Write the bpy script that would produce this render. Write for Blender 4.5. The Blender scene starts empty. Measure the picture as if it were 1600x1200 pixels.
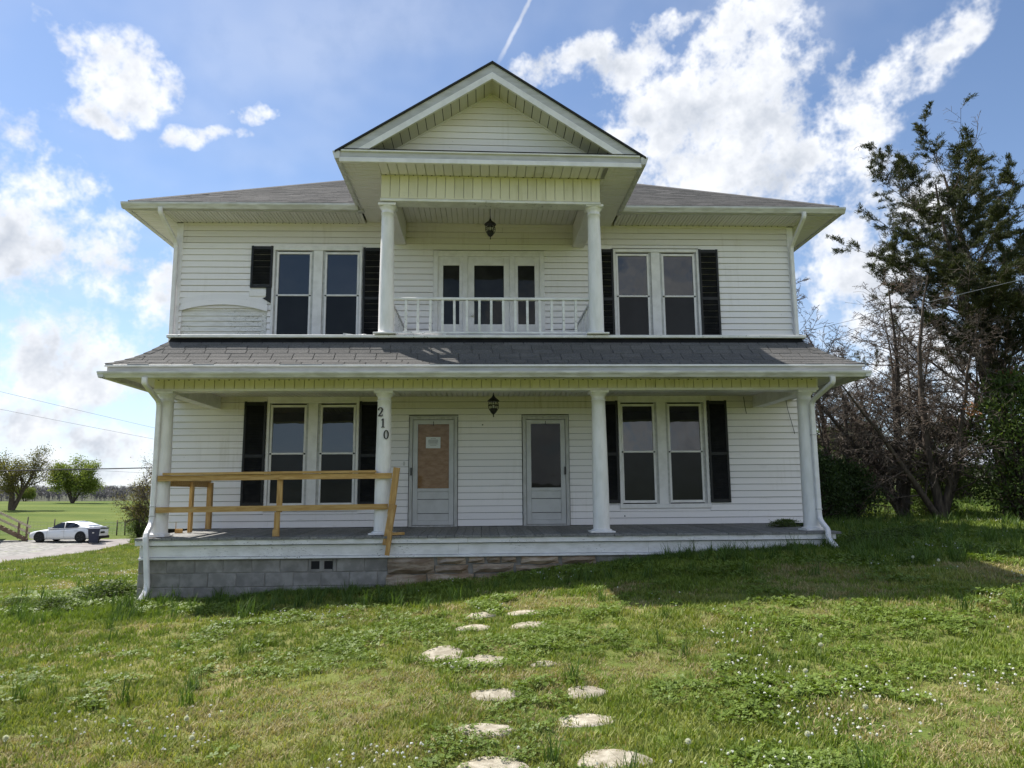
import bpy, math, random
import numpy as np
from mathutils import Vector, Matrix

R = math.radians
scene = bpy.context.scene
COL = scene.collection

# ------------------------------------------------------------------ camera
cam_d = bpy.data.cameras.new('camera')
cam_d.sensor_width = 36.0
cam_d.lens = 36.0 * 1142.39 / 1600.0
cam_d.clip_start = 0.05
cam_d.clip_end = 6000
cam = bpy.data.objects.new('camera', cam_d)
COL.objects.link(cam)
_yaw, _pit, _rol = 0.0406737, 0.1481414, -0.0077672
_fw = Vector((math.sin(_yaw) * math.cos(_pit), math.cos(_yaw) * math.cos(_pit), math.sin(_pit)))
_rt = Vector((math.cos(_yaw), -math.sin(_yaw), 0))
_up = _rt.cross(_fw)
_r2 = _rt * math.cos(_rol) + _up * math.sin(_rol)
_u2 = _up * math.cos(_rol) - _rt * math.sin(_rol)
cam.matrix_world = Matrix(((_r2.x, _u2.x, -_fw.x, -0.159), (_r2.y, _u2.y, -_fw.y, -14.367),
                           (_r2.z, _u2.z, -_fw.z, 0.627), (0, 0, 0, 1)))
scene.camera = cam

# ------------------------------------------------------------------ sun and exposure
SUN = Vector((-0.60, 0.42, 1.0)).normalized()
sun_d = bpy.data.lights.new('sun', 'SUN')
sun_d.energy = 4.7
sun_d.angle = R(0.53)
sun_d.color = (1.0, 0.95, 0.87)
sun = bpy.data.objects.new('sun', sun_d)
sun.rotation_euler = SUN.to_track_quat('Z', 'Y').to_euler()
sun.location = (-20, 15, 40)
COL.objects.link(sun)
scene.view_settings.view_transform = 'Standard'
scene.view_settings.look = 'None'
scene.view_settings.gamma = 1.0
scene.view_settings.exposure = 0.80
scene.cycles.max_bounces = 6
scene.cycles.diffuse_bounces = 3
scene.cycles.glossy_bounces = 3
scene.cycles.transmission_bounces = 3
scene.cycles.transparent_max_bounces = 12
scene.cycles.caustics_reflective = False
scene.cycles.caustics_refractive = False

# ------------------------------------------------------------------ node helper
class NT:
    def __init__(s, nt):
        s.nt = nt
    def n(s, typ, **kw):
        nd = s.nt.nodes.new(typ)
        ins = kw.pop('ins', {})
        for k, v in kw.items():
            setattr(nd, k, v)
        for k, v in ins.items():
            if isinstance(v, bpy.types.NodeSocket):
                s.nt.links.new(v, nd.inputs[k])
            else:
                nd.inputs[k].default_value = v
        return nd
    def math(s, op, a, b=None, c=None, clamp=False):
        nd = s.nt.nodes.new('ShaderNodeMath')
        nd.operation = op
        nd.use_clamp = clamp
        for i, v in enumerate((a, b, c)):
            if v is None:
                continue
            if isinstance(v, bpy.types.NodeSocket):
                s.nt.links.new(v, nd.inputs[i])
            else:
                nd.inputs[i].default_value = v
        return nd.outputs[0]
    def vmath(s, op, a, b=None, out=0):
        nd = s.nt.nodes.new('ShaderNodeVectorMath')
        nd.operation = op
        for i, v in enumerate((a, b)):
            if v is None:
                continue
            if isinstance(v, bpy.types.NodeSocket):
                s.nt.links.new(v, nd.inputs[i])
            else:
                nd.inputs[i].default_value = v
        return nd.outputs[out]
    def mix(s, f, a, b, blend='MIX'):
        nd = s.nt.nodes.new('ShaderNodeMix')
        nd.data_type = 'RGBA'
        nd.blend_type = blend
        for i, v in ((0, f), (6, a), (7, b)):
            if isinstance(v, bpy.types.NodeSocket):
                s.nt.links.new(v, nd.inputs[i])
            else:
                nd.inputs[i].default_value = v if i == 0 else (*v[:3], 1)
        return nd.outputs[2]
    def noise(s, vec, scale, detail=4, rough=0.55, dist=0.0, out='Fac'):
        nd = s.nt.nodes.new('ShaderNodeTexNoise')
        if vec is not None:
            s.nt.links.new(vec, nd.inputs['Vector'])
        nd.inputs['Scale'].default_value = scale
        nd.inputs['Detail'].default_value = detail
        nd.inputs['Roughness'].default_value = rough
        nd.inputs['Distortion'].default_value = dist
        return nd.outputs[out]
    def ss(s, x, lo, hi, a=0.0, b=1.0):
        nd = s.nt.nodes.new('ShaderNodeMapRange')
        nd.interpolation_type = 'SMOOTHSTEP'
        s.nt.links.new(x, nd.inputs[0])
        nd.inputs[1].default_value = lo
        nd.inputs[2].default_value = hi
        nd.inputs[3].default_value = a
        nd.inputs[4].default_value = b
        return nd.outputs[0]
    def link(s, a, b):
        s.nt.links.new(a, b)

# ------------------------------------------------------------------ world: clear sky with cumulus
world = bpy.data.worlds.new('World')
scene.world = world
world.use_nodes = True
wt = NT(world.node_tree)
for nd in list(world.node_tree.nodes):
    world.node_tree.nodes.remove(nd)
wout = wt.n('ShaderNodeOutputWorld')
sky = wt.n('ShaderNodeTexSky', sky_type='NISHITA', sun_disc=False, sun_elevation=math.asin(SUN.z),
           sun_rotation=math.atan2(SUN.x, SUN.y) % (2 * math.pi), altitude=200, air_density=1.0,
           dust_density=0.2, ozone_density=1.5)
SKY_STRENGTH = 0.090
skyc = wt.mix(1.0, sky.outputs[0], (SKY_STRENGTH * 1.0, SKY_STRENGTH * 1.0, SKY_STRENGTH * 1.04), 'MULTIPLY')
tc = wt.n('ShaderNodeTexCoord')
dirv = tc.outputs['Generated']
sep = wt.n('ShaderNodeSeparateXYZ', ins={0: dirv})
az = wt.math('ARCTAN2', sep.outputs[0], sep.outputs[1])
el = wt.math('ARCSINE', sep.outputs[2])
# cloud coordinates on a layer high above the place
hgt = wt.math('ADD', wt.math('MAXIMUM', sep.outputs[2], 0.0), 0.22)
lay = wt.vmath('DIVIDE', dirv, wt.n('ShaderNodeCombineXYZ', ins={0: hgt, 1: hgt, 2: hgt}).outputs[0])
# rough outlines of the clouds in view: azimuth, elevation, radii, tilt, weight
BLOBS = [
    (-0.4724, 0.4900, 0.0863, 0.0441, 0.000, 1.00),
    (-0.5338, 0.5034, 0.0555, 0.0193, -0.436, 0.95),
    (-0.4941, 0.4468, 0.0427, 0.0219, 0.000, 0.90),
    (-0.3779, 0.4425, 0.0764, 0.0146, 0.262, 0.78),
    (-0.3197, 0.4827, 0.0459, 0.0146, 0.262, 0.68),
    (-0.3415, 0.5853, 0.0216, 0.0093, 0.000, 0.52),
    (-0.5678, 0.3282, 0.0990, 0.1021, 0.000, 1.20),
    (-0.5102, 0.2989, 0.0762, 0.0720, 0.000, 1.10),
    (-0.5889, 0.3897, 0.0472, 0.0463, 0.000, 1.10),
    (-0.4942, 0.2641, 0.0412, 0.0297, 0.000, 0.85),
    (-0.4244, 0.2732, 0.0444, 0.0724, -0.436, 1.10),
    (-0.5289, 0.1552, 0.1112, 0.0625, 0.000, 0.98),
    (-0.4452, 0.1504, 0.0757, 0.0541, 0.000, 0.90),
    (-0.5608, 0.0869, 0.0886, 0.0396, 0.000, 0.90),
    (-0.4771, 0.0643, 0.1270, 0.0379, 0.000, 0.85),
    (-0.5001, 0.0205, 0.1523, 0.0333, 0.000, 0.85),
    (0.1341, 0.5604, 0.1019, 0.0331, 0.262, 1.00),
    (0.2227, 0.5630, 0.0944, 0.0424, 0.262, 1.00),
    (0.2613, 0.6017, 0.0583, 0.0305, 0.000, 0.85),
    (0.2863, 0.4785, 0.1270, 0.0809, 0.000, 0.95),
    (0.3828, 0.5604, 0.0936, 0.0798, 0.000, 0.78),
    (0.3768, 0.4744, 0.1193, 0.1065, 0.000, 0.90),
    (0.4166, 0.3923, 0.1281, 0.0822, 0.000, 0.85),
    (0.2787, 0.4131, 0.1261, 0.0698, 0.000, 1.00),
    (0.5350, 0.4669, 0.1402, 0.0477, 0.611, 0.80),
    (0.6110, 0.5095, 0.0675, 0.0268, 0.611, 0.90),
    (0.4623, 0.3156, 0.1411, 0.0838, 0.000, 0.80),
    (0.4802, 0.2502, 0.1115, 0.0851, 0.000, 0.88),
    (0.5659, 0.3293, 0.0784, 0.0791, 0.000, 0.75),
    (0.5182, 0.1752, 0.1303, 0.1077, 0.000, 0.85),
]
warpn = wt.noise(dirv, 5.0, 3, 0.6, 0.0, 'Color')
warp = wt.vmath('SUBTRACT', warpn, (0.5, 0.5, 0.5))
wsep = wt.n('ShaderNodeSeparateXYZ', ins={0: warp})
azw = wt.math('MULTIPLY_ADD', wsep.outputs[0], 0.13, az)
elw = wt.math('MULTIPLY_ADD', wsep.outputs[1], 0.13, el)
TILTS = {}
def tilted(th):
    """direction coordinates turned by th"""
    if th not in TILTS:
        c, s_ = math.cos(th), math.sin(th)
        x = wt.math('MULTIPLY_ADD', elw, s_, wt.math('MULTIPLY', azw, c))
        y = wt.math('MULTIPLY_ADD', elw, c, wt.math('MULTIPLY', azw, -s_))
        TILTS[th] = wt.n('ShaderNodeCombineXYZ', ins={0: x, 1: y, 2: 0.0}).outputs[0]
    return TILTS[th]
def blob_field():
    acc = None
    for (a0, e0, ra, re, th, w) in BLOBS:
        c, s_ = math.cos(th), math.sin(th)
        x0, y0 = a0 * c + e0 * s_, e0 * c - a0 * s_
        nd = wt.n('ShaderNodeVectorMath', operation='MULTIPLY_ADD', ins={0: tilted(th), 1: (1 / ra, 1 / re, 0.0), 2: (-x0 / ra, -y0 / re, 0.0)})
        d = wt.vmath('LENGTH', nd.outputs[0], None, 1)
        g = wt.ss(d, 0.0, 1.62, w, 0.0)
        acc = g if acc is None else wt.math('MAXIMUM', acc, g)
    return acc
infield = wt.math('MULTIPLY', wt.ss(wt.math('ABSOLUTE', wt.math('SUBTRACT', az, 0.04)), 0.72, 0.95, 1.0, 0.0),
                  wt.ss(el, 0.62, 0.85, 1.0, 0.0))
base = wt.noise(lay, 0.9, 2, 0.5)
outside = wt.ss(base, 0.40, 0.62, 0.0, 0.95)
lumps = wt.noise(dirv, 9.0, 6, 0.62, 0.0)
fine = wt.noise(dirv, 34.0, 3, 0.7)
lumps2 = wt.noise(wt.vmath('ADD', dirv, tuple(v * 0.028 for v in SUN)), 9.0, 3, 0.62, 0.0)
bf = blob_field()
field = wt.math('ADD', wt.math('MULTIPLY', wt.math('MINIMUM', bf, 0.94), infield),
                wt.math('MULTIPLY', outside, wt.math('SUBTRACT', 1.0, infield)))
det = wt.math('ADD', wt.math('MULTIPLY', wt.math('SUBTRACT', lumps, 0.5), 2.7),
              wt.math('MULTIPLY', wt.math('SUBTRACT', fine, 0.5), 1.35))
dens = wt.math('ADD', wt.math('SUBTRACT', field, 0.52), wt.math('MULTIPLY', det, wt.ss(field, 0.03, 0.5, 0.0, 1.0)))
alpha = wt.ss(dens, -0.26, 0.50)
veil = wt.math('MULTIPLY', wt.ss(wt.noise(lay, 1.6, 4, 0.6), 0.42, 0.8), 0.26)
alpha = wt.math('MAXIMUM', alpha, veil)
lit = wt.math('ADD', 0.5, wt.math('MULTIPLY', wt.math('SUBTRACT', lumps, lumps2), 2.6), clamp=True)
thick = wt.ss(dens, 0.15, 0.85, 0.0, 1.0)
lum = wt.math('SUBTRACT', wt.math('MULTIPLY_ADD', lit, 0.95, 0.36), wt.math('MULTIPLY', thick, 0.46))
cgrey = wt.mix(lum, (0.29, 0.325, 0.385), (0.63, 0.64, 0.66))
CLOUD_GAIN = 1.0
cloudc = wt.mix(1.0, cgrey, (CLOUD_GAIN,) * 3, 'MULTIPLY')
# the vapour trail of an aeroplane
ta, te, tb, tf = (0.0235, 0.5608, 0.0730, 0.6334)
L_ = math.hypot(tb - ta, tf - te)
ux, uy = (tb - ta) / L_, (tf - te) / L_
pa = wt.math('SUBTRACT', az, ta)
pe = wt.math('SUBTRACT', el, te)
al = wt.math('MULTIPLY_ADD', pa, ux, wt.math('MULTIPLY', pe, uy))
ac = wt.math('MULTIPLY_ADD', pa, -uy, wt.math('MULTIPLY', pe, ux))
trail = wt.math('MULTIPLY', wt.ss(wt.math('ABSOLUTE', wt.math('MULTIPLY_ADD', wt.math('SUBTRACT', fine, 0.5), 0.006, ac)), 0.0005, 0.0050, 1, 0),
                wt.math('MULTIPLY', wt.ss(al, -0.01, 0.03), wt.ss(al, L_, L_ + 0.06, 1, 0)))
alpha = wt.math('MAXIMUM', alpha, wt.math('MULTIPLY', trail, 0.55))
# air brightens towards the horizon, ground side of the dome stays dull
hz = wt.math('MULTIPLY', wt.ss(el, -0.02, 0.30, 1.0, 0.0), 0.60)
skyh = wt.mix(hz, skyc, (0.40, 0.50, 0.65))
wcol = wt.mix(alpha, skyh, cloudc)
bg = wt.n('ShaderNodeBackground', ins={0: wcol, 1: 1.0})
wt.link(bg.outputs[0], wout.inputs[0])
world.cycles.sampling_method = 'MANUAL'
world.cycles.sample_map_resolution = 256

# ------------------------------------------------------------------ mesh helpers
def tag(o, label=None, cat=None, group=None, kind=None):
    if label: o['label'] = label
    if cat: o['category'] = cat
    if group: o['group'] = group
    if kind: o['kind'] = kind
    return o

def empty(name, loc=(0, 0, 0), parent=None, rz=0.0):
    o = bpy.data.objects.new(name, None)
    o.empty_display_size = 0.2
    o.location = loc
    o.rotation_euler = (0, 0, rz)
    o.parent = parent
    COL.objects.link(o)
    return o

def link(name, me, mat=None, parent=None, loc=None, rot=None, scl=None):
    o = bpy.data.objects.new(name, me)
    if mat is not None and not me.materials:
        me.materials.append(mat)
    o.parent = parent
    if loc is not None: o.location = loc
    if rot is not None: o.rotation_euler = rot
    if scl is not None: o.scale = scl
    COL.objects.link(o)
    return o

class MB:
    def __init__(s):
        s.v = []; s.f = []; s.m = []; s.sm = []
    def add(s, vs, fs, mi=0, smooth=False):
        k = len(s.v)
        s.v += [tuple(p) for p in vs]
        for q in fs:
            s.f.append(tuple(i + k for i in q)); s.m.append(mi); s.sm.append(smooth)
        return s
    def box(s, x0, x1, y0, y1, z0, z1, mi=0):
        return s.add([(x0, y0, z0), (x1, y0, z0), (x1, y1, z0), (x0, y1, z0), (x0, y0, z1), (x1, y0, z1), (x1, y1, z1), (x0, y1, z1)],
                     [(0, 3, 2, 1), (4, 5, 6, 7), (0, 1, 5, 4), (1, 2, 6, 5), (2, 3, 7, 6), (3, 0, 4, 7)], mi)
    def cbox(s, x0, x1, y0, y1, z0, z1, b=0.004, mi=0):
        """box with chamfered long edges seen from the front (-y face)"""
        vs = [(x0, y1, z0), (x1, y1, z0), (x1, y1, z1), (x0, y1, z1),
              (x0, y0 + b, z0), (x1, y0 + b, z0), (x1, y0 + b, z1), (x0, y0 + b, z1),
              (x0 + b, y0, z0 + b), (x1 - b, y0, z0 + b), (x1 - b, y0, z1 - b), (x0 + b, y0, z1 - b)]
        return s.add(vs, [(0, 3, 2, 1), (0, 1, 5, 4), (1, 2, 6, 5), (2, 3, 7, 6), (3, 0, 4, 7),
                          (4, 5, 9, 8), (5, 6, 10, 9), (6, 7, 11, 10), (7, 4, 8, 11), (8, 9, 10, 11)], mi)
    def prism(s, poly, axis, a, b, mi=0, smooth=False):
        """poly = list of 2-d points in the plane across axis (x: (y,z); y: (x,z); z: (x,y))"""
        n = len(poly)
        def P(p, t):
            return {'x': (t, p[0], p[1]), 'y': (p[0], t, p[1]), 'z': (p[0], p[1], t)}[axis]
        vs = [P(p, a) for p in poly] + [P(p, b) for p in poly]
        s.add(vs, [(i, (i + 1) % n, (i + 1) % n + n, i + n) for i in range(n)], mi, smooth)
        k = len(s.v) - 2 * n
        s.f.append(tuple(k + i for i in reversed(range(n)))); s.m.append(mi); s.sm.append(False)
        s.f.append(tuple(k + n + i for i in range(n))); s.m.append(mi); s.sm.append(False)
        return s
    def lathe(s, prof, cx=0, cy=0, n=20, mi=0, smooth=True, cap=True):
        k = len(s.v)
        for (r, z) in prof:
            for i in range(n):
                a = 2 * math.pi * i / n
                s.v.append((cx + r * math.cos(a), cy + r * math.sin(a), z))
        for j in range(len(prof) - 1):
            for i in range(n):
                i2 = (i + 1) % n
                s.f.append((k + j * n + i, k + j * n + i2, k + (j + 1) * n + i2, k + (j + 1) * n + i)); s.m.append(mi); s.sm.append(smooth)
        if cap:
            s.f.append(tuple(k + i for i in reversed(range(n)))); s.m.append(mi); s.sm.append(False)
            t = k + (len(prof) - 1) * n
            s.f.append(tuple(t + i for i in range(n))); s.m.append(mi); s.sm.append(False)
        return s
    def sweep(s, path, sect, upv=(0, 0, 1), mi=0, smooth=False, cap=True):
        """sect: 2-d closed section swept along a 3-d path"""
        path = [Vector(p) for p in path]
        n = len(sect)
        k = len(s.v)
        up0 = Vector(upv)
        for i, p in enumerate(path):
            d = (path[min(i + 1, len(path) - 1)] - path[max(i - 1, 0)]).normalized()
            u = up0
            if abs(d.dot(u)) > 0.97:
                u = Vector((0, 1, 0)) if abs(d.y) < 0.9 else Vector((1, 0, 0))
            a = d.cross(u).normalized()
            b = a.cross(d)
            for q in sect:
                s.v.append(tuple(p + a * q[0] + b * q[1]))
        for i in range(len(path) - 1):
            for j in range(n):
                j2 = (j + 1) % n
                s.f.append((k + i * n + j, k + i * n + j2, k + (i + 1) * n + j2, k + (i + 1) * n + j)); s.m.append(mi); s.sm.append(smooth)
        if cap:
            s.f.append(tuple(k + j for j in reversed(range(n)))); s.m.append(mi); s.sm.append(False)
            t = k + (len(path) - 1) * n
            s.f.append(tuple(t + j for j in range(n))); s.m.append(mi); s.sm.append(False)
        return s
    def mesh(s, name='mesh', mats=None):
        me = bpy.data.meshes.new(name)
        me.from_pydata(s.v, [], s.f)
        if any(s.m):
            me.polygons.foreach_set('material_index', s.m)
        if any(s.sm):
            me.polygons.foreach_set('use_smooth', s.sm)
        for m in (mats or []):
            me.materials.append(m)
        me.update()
        return me
    def build(s, name, mat, parent=None, **kw):
        mats = mat if isinstance(mat, (list, tuple)) else [mat]
        return link(name, s.mesh(name, mats), None, parent, **kw)

def circ(r, n=8, ry=None):
    ry = r if ry is None else ry
    return [(r * math.cos(2 * math.pi * i / n), ry * math.sin(2 * math.pi * i / n)) for i in range(n)]
def rect(w, h, b=0.0):
    if b:
        return [(-w / 2 + b, -h / 2), (w / 2 - b, -h / 2), (w / 2, -h / 2 + b), (w / 2, h / 2 - b), (w / 2 - b, h / 2), (-w / 2 + b, h / 2), (-w / 2, h / 2 - b), (-w / 2, -h / 2 + b)]
    return [(-w / 2, -h / 2), (w / 2, -h / 2), (w / 2, h / 2), (-w / 2, h / 2)]

def copy_tree(o, parent=None):
    c = o.copy()
    COL.objects.link(c)
    c.parent = parent
    for ch in o.children:
        copy_tree(ch, c)
    return c

# ------------------------------------------------------------------ materials
def newmat(name):
    m = bpy.data.materials.new(name)
    m.use_nodes = True
    nt = m.node_tree
    b = nt.nodes['Principled BSDF']
    return m, NT(nt), b

def pm(name, c1, c2=None, scale=6.0, rough=0.6, bump=0.0, bscale=40.0, detail=5, stretch=(1, 1, 1), lo=0.38, hi=0.66,
       spec=0.4, rnd=0.0, c3=None, s3=1.2, f3=(0.55, 0.75), metallic=0.0, wear=None, coords='Object', bdist=0.01, island=0.0):
    """base colour of two tones, optional third in larger stains, optional flaked paint (wear)"""
    m, t, b = newmat(name)
    co = t.n('ShaderNodeTexCoord').outputs[coords] if coords != 'World' else t.n('ShaderNodeNewGeometry').outputs['Position']
    mp = t.n('ShaderNodeMapping', ins={0: co, 3: stretch}).outputs[0]
    if coords == 'Object' :
        oi = t.n('ShaderNodeObjectInfo')
        off = t.n('ShaderNodeCombineXYZ', ins={0: t.math('MULTIPLY', oi.outputs['Random'], 37.0), 1: t.math('MULTIPLY', oi.outputs['Random'], 71.0), 2: 0.0}).outputs[0]
        mp = t.vmath('ADD', mp, off)
    col = c1
    if c2 is not None:
        col = t.mix(t.ss(t.noise(mp, scale, detail), lo, hi), c1, c2)
    if c3 is not None:
        wp = t.n('ShaderNodeNewGeometry').outputs['Position']
        col = t.mix(t.ss(t.noise(wp, s3, 4, 0.6), f3[0], f3[1]), col if not isinstance(col, tuple) else t.mix(0, col, col), c3)
    if rnd:
        oi = t.n('ShaderNodeObjectInfo')
        fac = t.math('MULTIPLY_ADD', oi.outputs['Random'], rnd * 2, 1 - rnd)
        g = t.n('ShaderNodeCombineXYZ', ins={0: fac, 1: fac, 2: fac}).outputs[0]
        col = t.mix(1.0, col if not isinstance(col, tuple) else t.mix(0, col, col), g, 'MULTIPLY')
    if island:
        fac = t.math('MULTIPLY_ADD', t.n('ShaderNodeNewGeometry').outputs['Random Per Island'], island * 2, 1 - island)
        g = t.n('ShaderNodeCombineXYZ', ins={0: fac, 1: fac, 2: fac}).outputs[0]
        col = t.mix(1.0, col, g, 'MULTIPLY')
    if wear is not None:
        (wc, wscale, w0, w1) = wear
        wp = t.n('ShaderNodeNewGeometry').outputs['Position']
        wpm = t.n('ShaderNodeMapping', ins={0: wp, 3: (1, 1, 3.0)}).outputs[0]
        f = t.math('MULTIPLY', t.ss(t.noise(wpm, wscale, 8, 0.7), w0, w0 + 0.03), t.ss(t.noise(wp, 0.8, 2), w1, w1 + 0.14))
        col = t.mix(f, col if not isinstance(col, tuple) else t.mix(0, col, col), wc)
    if isinstance(col, tuple):
        b.inputs['Base Color'].default_value = (*col[:3], 1)
    else:
        t.link(col, b.inputs['Base Color'])
    b.inputs['Roughness'].default_value = rough
    b.inputs['Specular IOR Level'].default_value = spec
    b.inputs['Metallic'].default_value = metallic
    if bump:
        bp = t.n('ShaderNodeBump', ins={'Strength': bump, 'Distance': bdist, 'Height': t.noise(mp, bscale, 4)})
        t.link(bp.outputs[0], b.inputs['Normal'])
    return m

WHITE = (0.83, 0.81, 0.815)
MT = {}
def vinyl(name, base, stain, streak=0.35, rnd=0.03):
    """lap siding: weathered with run-down streaks and mildew blotches"""
    m, t, b = newmat(name)
    p = t.n('ShaderNodeNewGeometry').outputs['Position']
    st = t.n('ShaderNodeMapping', ins={0: p, 3: (9.0, 1.0, 0.6)}).outputs[0]
    f1 = t.ss(t.noise(st, 1.6, 5, 0.6), 0.42, 0.75)
    f2 = t.ss(t.noise(p, 1.1, 4, 0.6), 0.45, 0.72)
    col = t.mix(t.math('MULTIPLY', t.math('MULTIPLY', f1, f2), streak), base, stain)
    grime = t.ss(t.noise(t.n('ShaderNodeMapping', ins={0: p, 3: (0.7, 1, 5.0)}).outputs[0], 2.2, 6, 0.65), 0.56, 0.8)
    col = t.mix(t.math('MULTIPLY', grime, 0.28), col, tuple(c * 0.6 for c in stain))
    oi = t.n('ShaderNodeObjectInfo')
    fac = t.math('MULTIPLY_ADD', oi.outputs['Random'], rnd * 2, 1 - rnd)
    g = t.n('ShaderNodeCombineXYZ', ins={0: fac, 1: fac, 2: fac}).outputs[0]
    col = t.mix(1.0, col, g, 'MULTIPLY')
    # mildew specks
    sp = t.math('MULTIPLY', t.ss(t.noise(p, 34.0, 3, 0.6), 0.67, 0.74), t.ss(t.noise(p, 0.9, 2), 0.52, 0.66))
    col = t.mix(t.math('MULTIPLY', sp, 0.55), col, (0.10, 0.10, 0.08))
    t.link(col, b.inputs['Base Color'])
    b.inputs['Roughness'].default_value = 0.5
    b.inputs['Specular IOR Level'].default_value = 0.3
    bp = t.n('ShaderNodeBump', ins={'Strength': 0.12, 'Distance': 0.004, 'Height': t.noise(t.n('ShaderNodeMapping', ins={0: p, 3: (1.5, 1, 9)}).outputs[0], 8.0, 4)})
    t.link(bp.outputs[0], b.inputs['Normal'])
    return m
MT['siding'] = vinyl('vinyl_siding', (0.86, 0.83, 0.835), (0.56, 0.52, 0.46))
MT['siding_yellowed_shade'] = vinyl('vinyl_siding_yellowed_shade', (0.77, 0.73, 0.695), (0.48, 0.42, 0.32), 0.7)
MT['soffit'] = vinyl('vinyl_soffit', (0.74, 0.715, 0.705), (0.50, 0.47, 0.40), 0.5)
MT['frieze'] = vinyl('vinyl_frieze', (0.74, 0.70, 0.555), (0.44, 0.41, 0.24), 0.8, 0.05)
MT['gable_panel'] = vinyl('vinyl_gable_soffit', (0.62, 0.60, 0.52), (0.36, 0.34, 0.25), 0.7, 0.06)
MT['trim'] = pm('white_trim', WHITE, (0.73, 0.71, 0.71), 5, 0.45, 0.05, 30)
MT['paint'] = pm('old_white_paint', (0.80, 0.79, 0.79), (0.68, 0.67, 0.66), 4, 0.55, 0.25, 60, stretch=(1, 1, 2.5), wear=((0.16, 0.15, 0.13), 16, 0.585, 0.47), c3=(0.60, 0.61, 0.58))
MT['column'] = pm('column_paint', (0.84, 0.82, 0.815), (0.75, 0.735, 0.72), 6, 0.42, 0.18, 45, stretch=(2, 2, 0.5), wear=((0.30, 0.29, 0.26), 30, 0.66, 0.54))
MT['oldwood'] = pm('peeling_clapboard', (0.78, 0.765, 0.75), (0.66, 0.64, 0.61), 7, 0.6, 0.3, 50, stretch=(1, 1, 4), wear=((0.14, 0.13, 0.12), 26, 0.57, 0.42))
MT['aluminium'] = pm('white_gutter', (0.66, 0.655, 0.66), (0.50, 0.49, 0.47), 3, 0.38, 0.03, 20, stretch=(1, 4, 4), spec=0.5, c3=(0.42, 0.42, 0.37), s3=2.4, f3=(0.6, 0.85))
MT['fascia_grey'] = pm('fascia_metal', (0.53, 0.525, 0.525), (0.43, 0.425, 0.415), 3, 0.42, 0.03, 20, stretch=(1, 4, 4))
MT['black'] = pm('black_shutter', (0.012, 0.013, 0.015), (0.022, 0.022, 0.024), 8, 0.5, 0.1, 60, spec=0.35)
MT['membrane'] = pm('black_flashing', (0.008, 0.0085, 0.010), (0.015, 0.015, 0.017), 5, 0.8, 0.2, 30, spec=0.15)
MT['iron'] = pm('black_iron', (0.010, 0.010, 0.011), (0.02, 0.018, 0.016), 14, 0.45, 0.1, 80, spec=0.5)
MT['shingle'] = pm('asphalt_shingle', (0.088, 0.087, 0.085), (0.148, 0.143, 0.137), 55, 0.9, 0.6, 260, rnd=0.10, spec=0.2, lo=0.35, hi=0.7, c3=(0.135, 0.13, 0.124), s3=1.6, f3=(0.5, 0.8), island=0.17)
MT['shingle_edge'] = pm('shingle_edge', (0.03, 0.03, 0.032), None, rough=0.9)
MT['deckwood'] = pm('grey_deck_board', (0.16, 0.16, 0.155), (0.25, 0.245, 0.235), 9, 0.75, 0.4, 60, stretch=(6, 0.7, 6), rnd=0.15)
MT['block'] = pm('concrete_block', (0.215, 0.205, 0.188), (0.32, 0.305, 0.28), 5, 0.92, 0.6, 120, rnd=0.12, c3=(0.165, 0.155, 0.13), s3=2.2, f3=(0.5, 0.8), detail=8)
MT['mortar'] = pm('mortar', (0.29, 0.275, 0.25), (0.20, 0.19, 0.17), 9, 0.95, 0.6, 90)
MT['stone'] = pm('sandstone', (0.26, 0.185, 0.12), (0.43, 0.35, 0.26), 3.5, 0.9, 0.9, 18, stretch=(1, 1, 5), rnd=0.22, detail=9, c3=(0.36, 0.30, 0.24), s3=3.0, f3=(0.5, 0.75), bdist=0.03)
MT['lumber'] = pm('treated_lumber', (0.42, 0.245, 0.075), (0.56, 0.36, 0.135), 3.2, 0.65, 0.25, 30, stretch=(1.2, 9, 9), rnd=0.10, c3=(0.36, 0.20, 0.07), s3=5, f3=(0.62, 0.8))
MT['lumber_v'] = pm('treated_lumber_upright', (0.40, 0.225, 0.068), (0.55, 0.35, 0.13), 3.2, 0.65, 0.25, 30, stretch=(9, 9, 1.2), rnd=0.12)
MT['plywood'] = pm('plywood', (0.42, 0.20, 0.085), (0.60, 0.33, 0.17), 7, 0.7, 0.1, 40, stretch=(1, 1, 2.0), detail=9, lo=0.3, hi=0.7)
MT['door'] = pm('storm_door', (0.56, 0.56, 0.565), (0.49, 0.49, 0.49), 4, 0.4, 0.05, 20, spec=0.5)
MT['doorframe'] = pm('door_frame_metal', (0.52, 0.515, 0.51), (0.42, 0.415, 0.405), 5, 0.45, 0.1, 30, stretch=(4, 4, 1))
MT['paper'] = pm('paper', (0.72, 0.73, 0.75), None, rough=0.8)
MT['ink'] = pm('ink', (0.12, 0.12, 0.14), None, rough=0.8)
MT['dark'] = pm('dark_interior', (0.012, 0.012, 0.013), None, rough=0.9)

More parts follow.
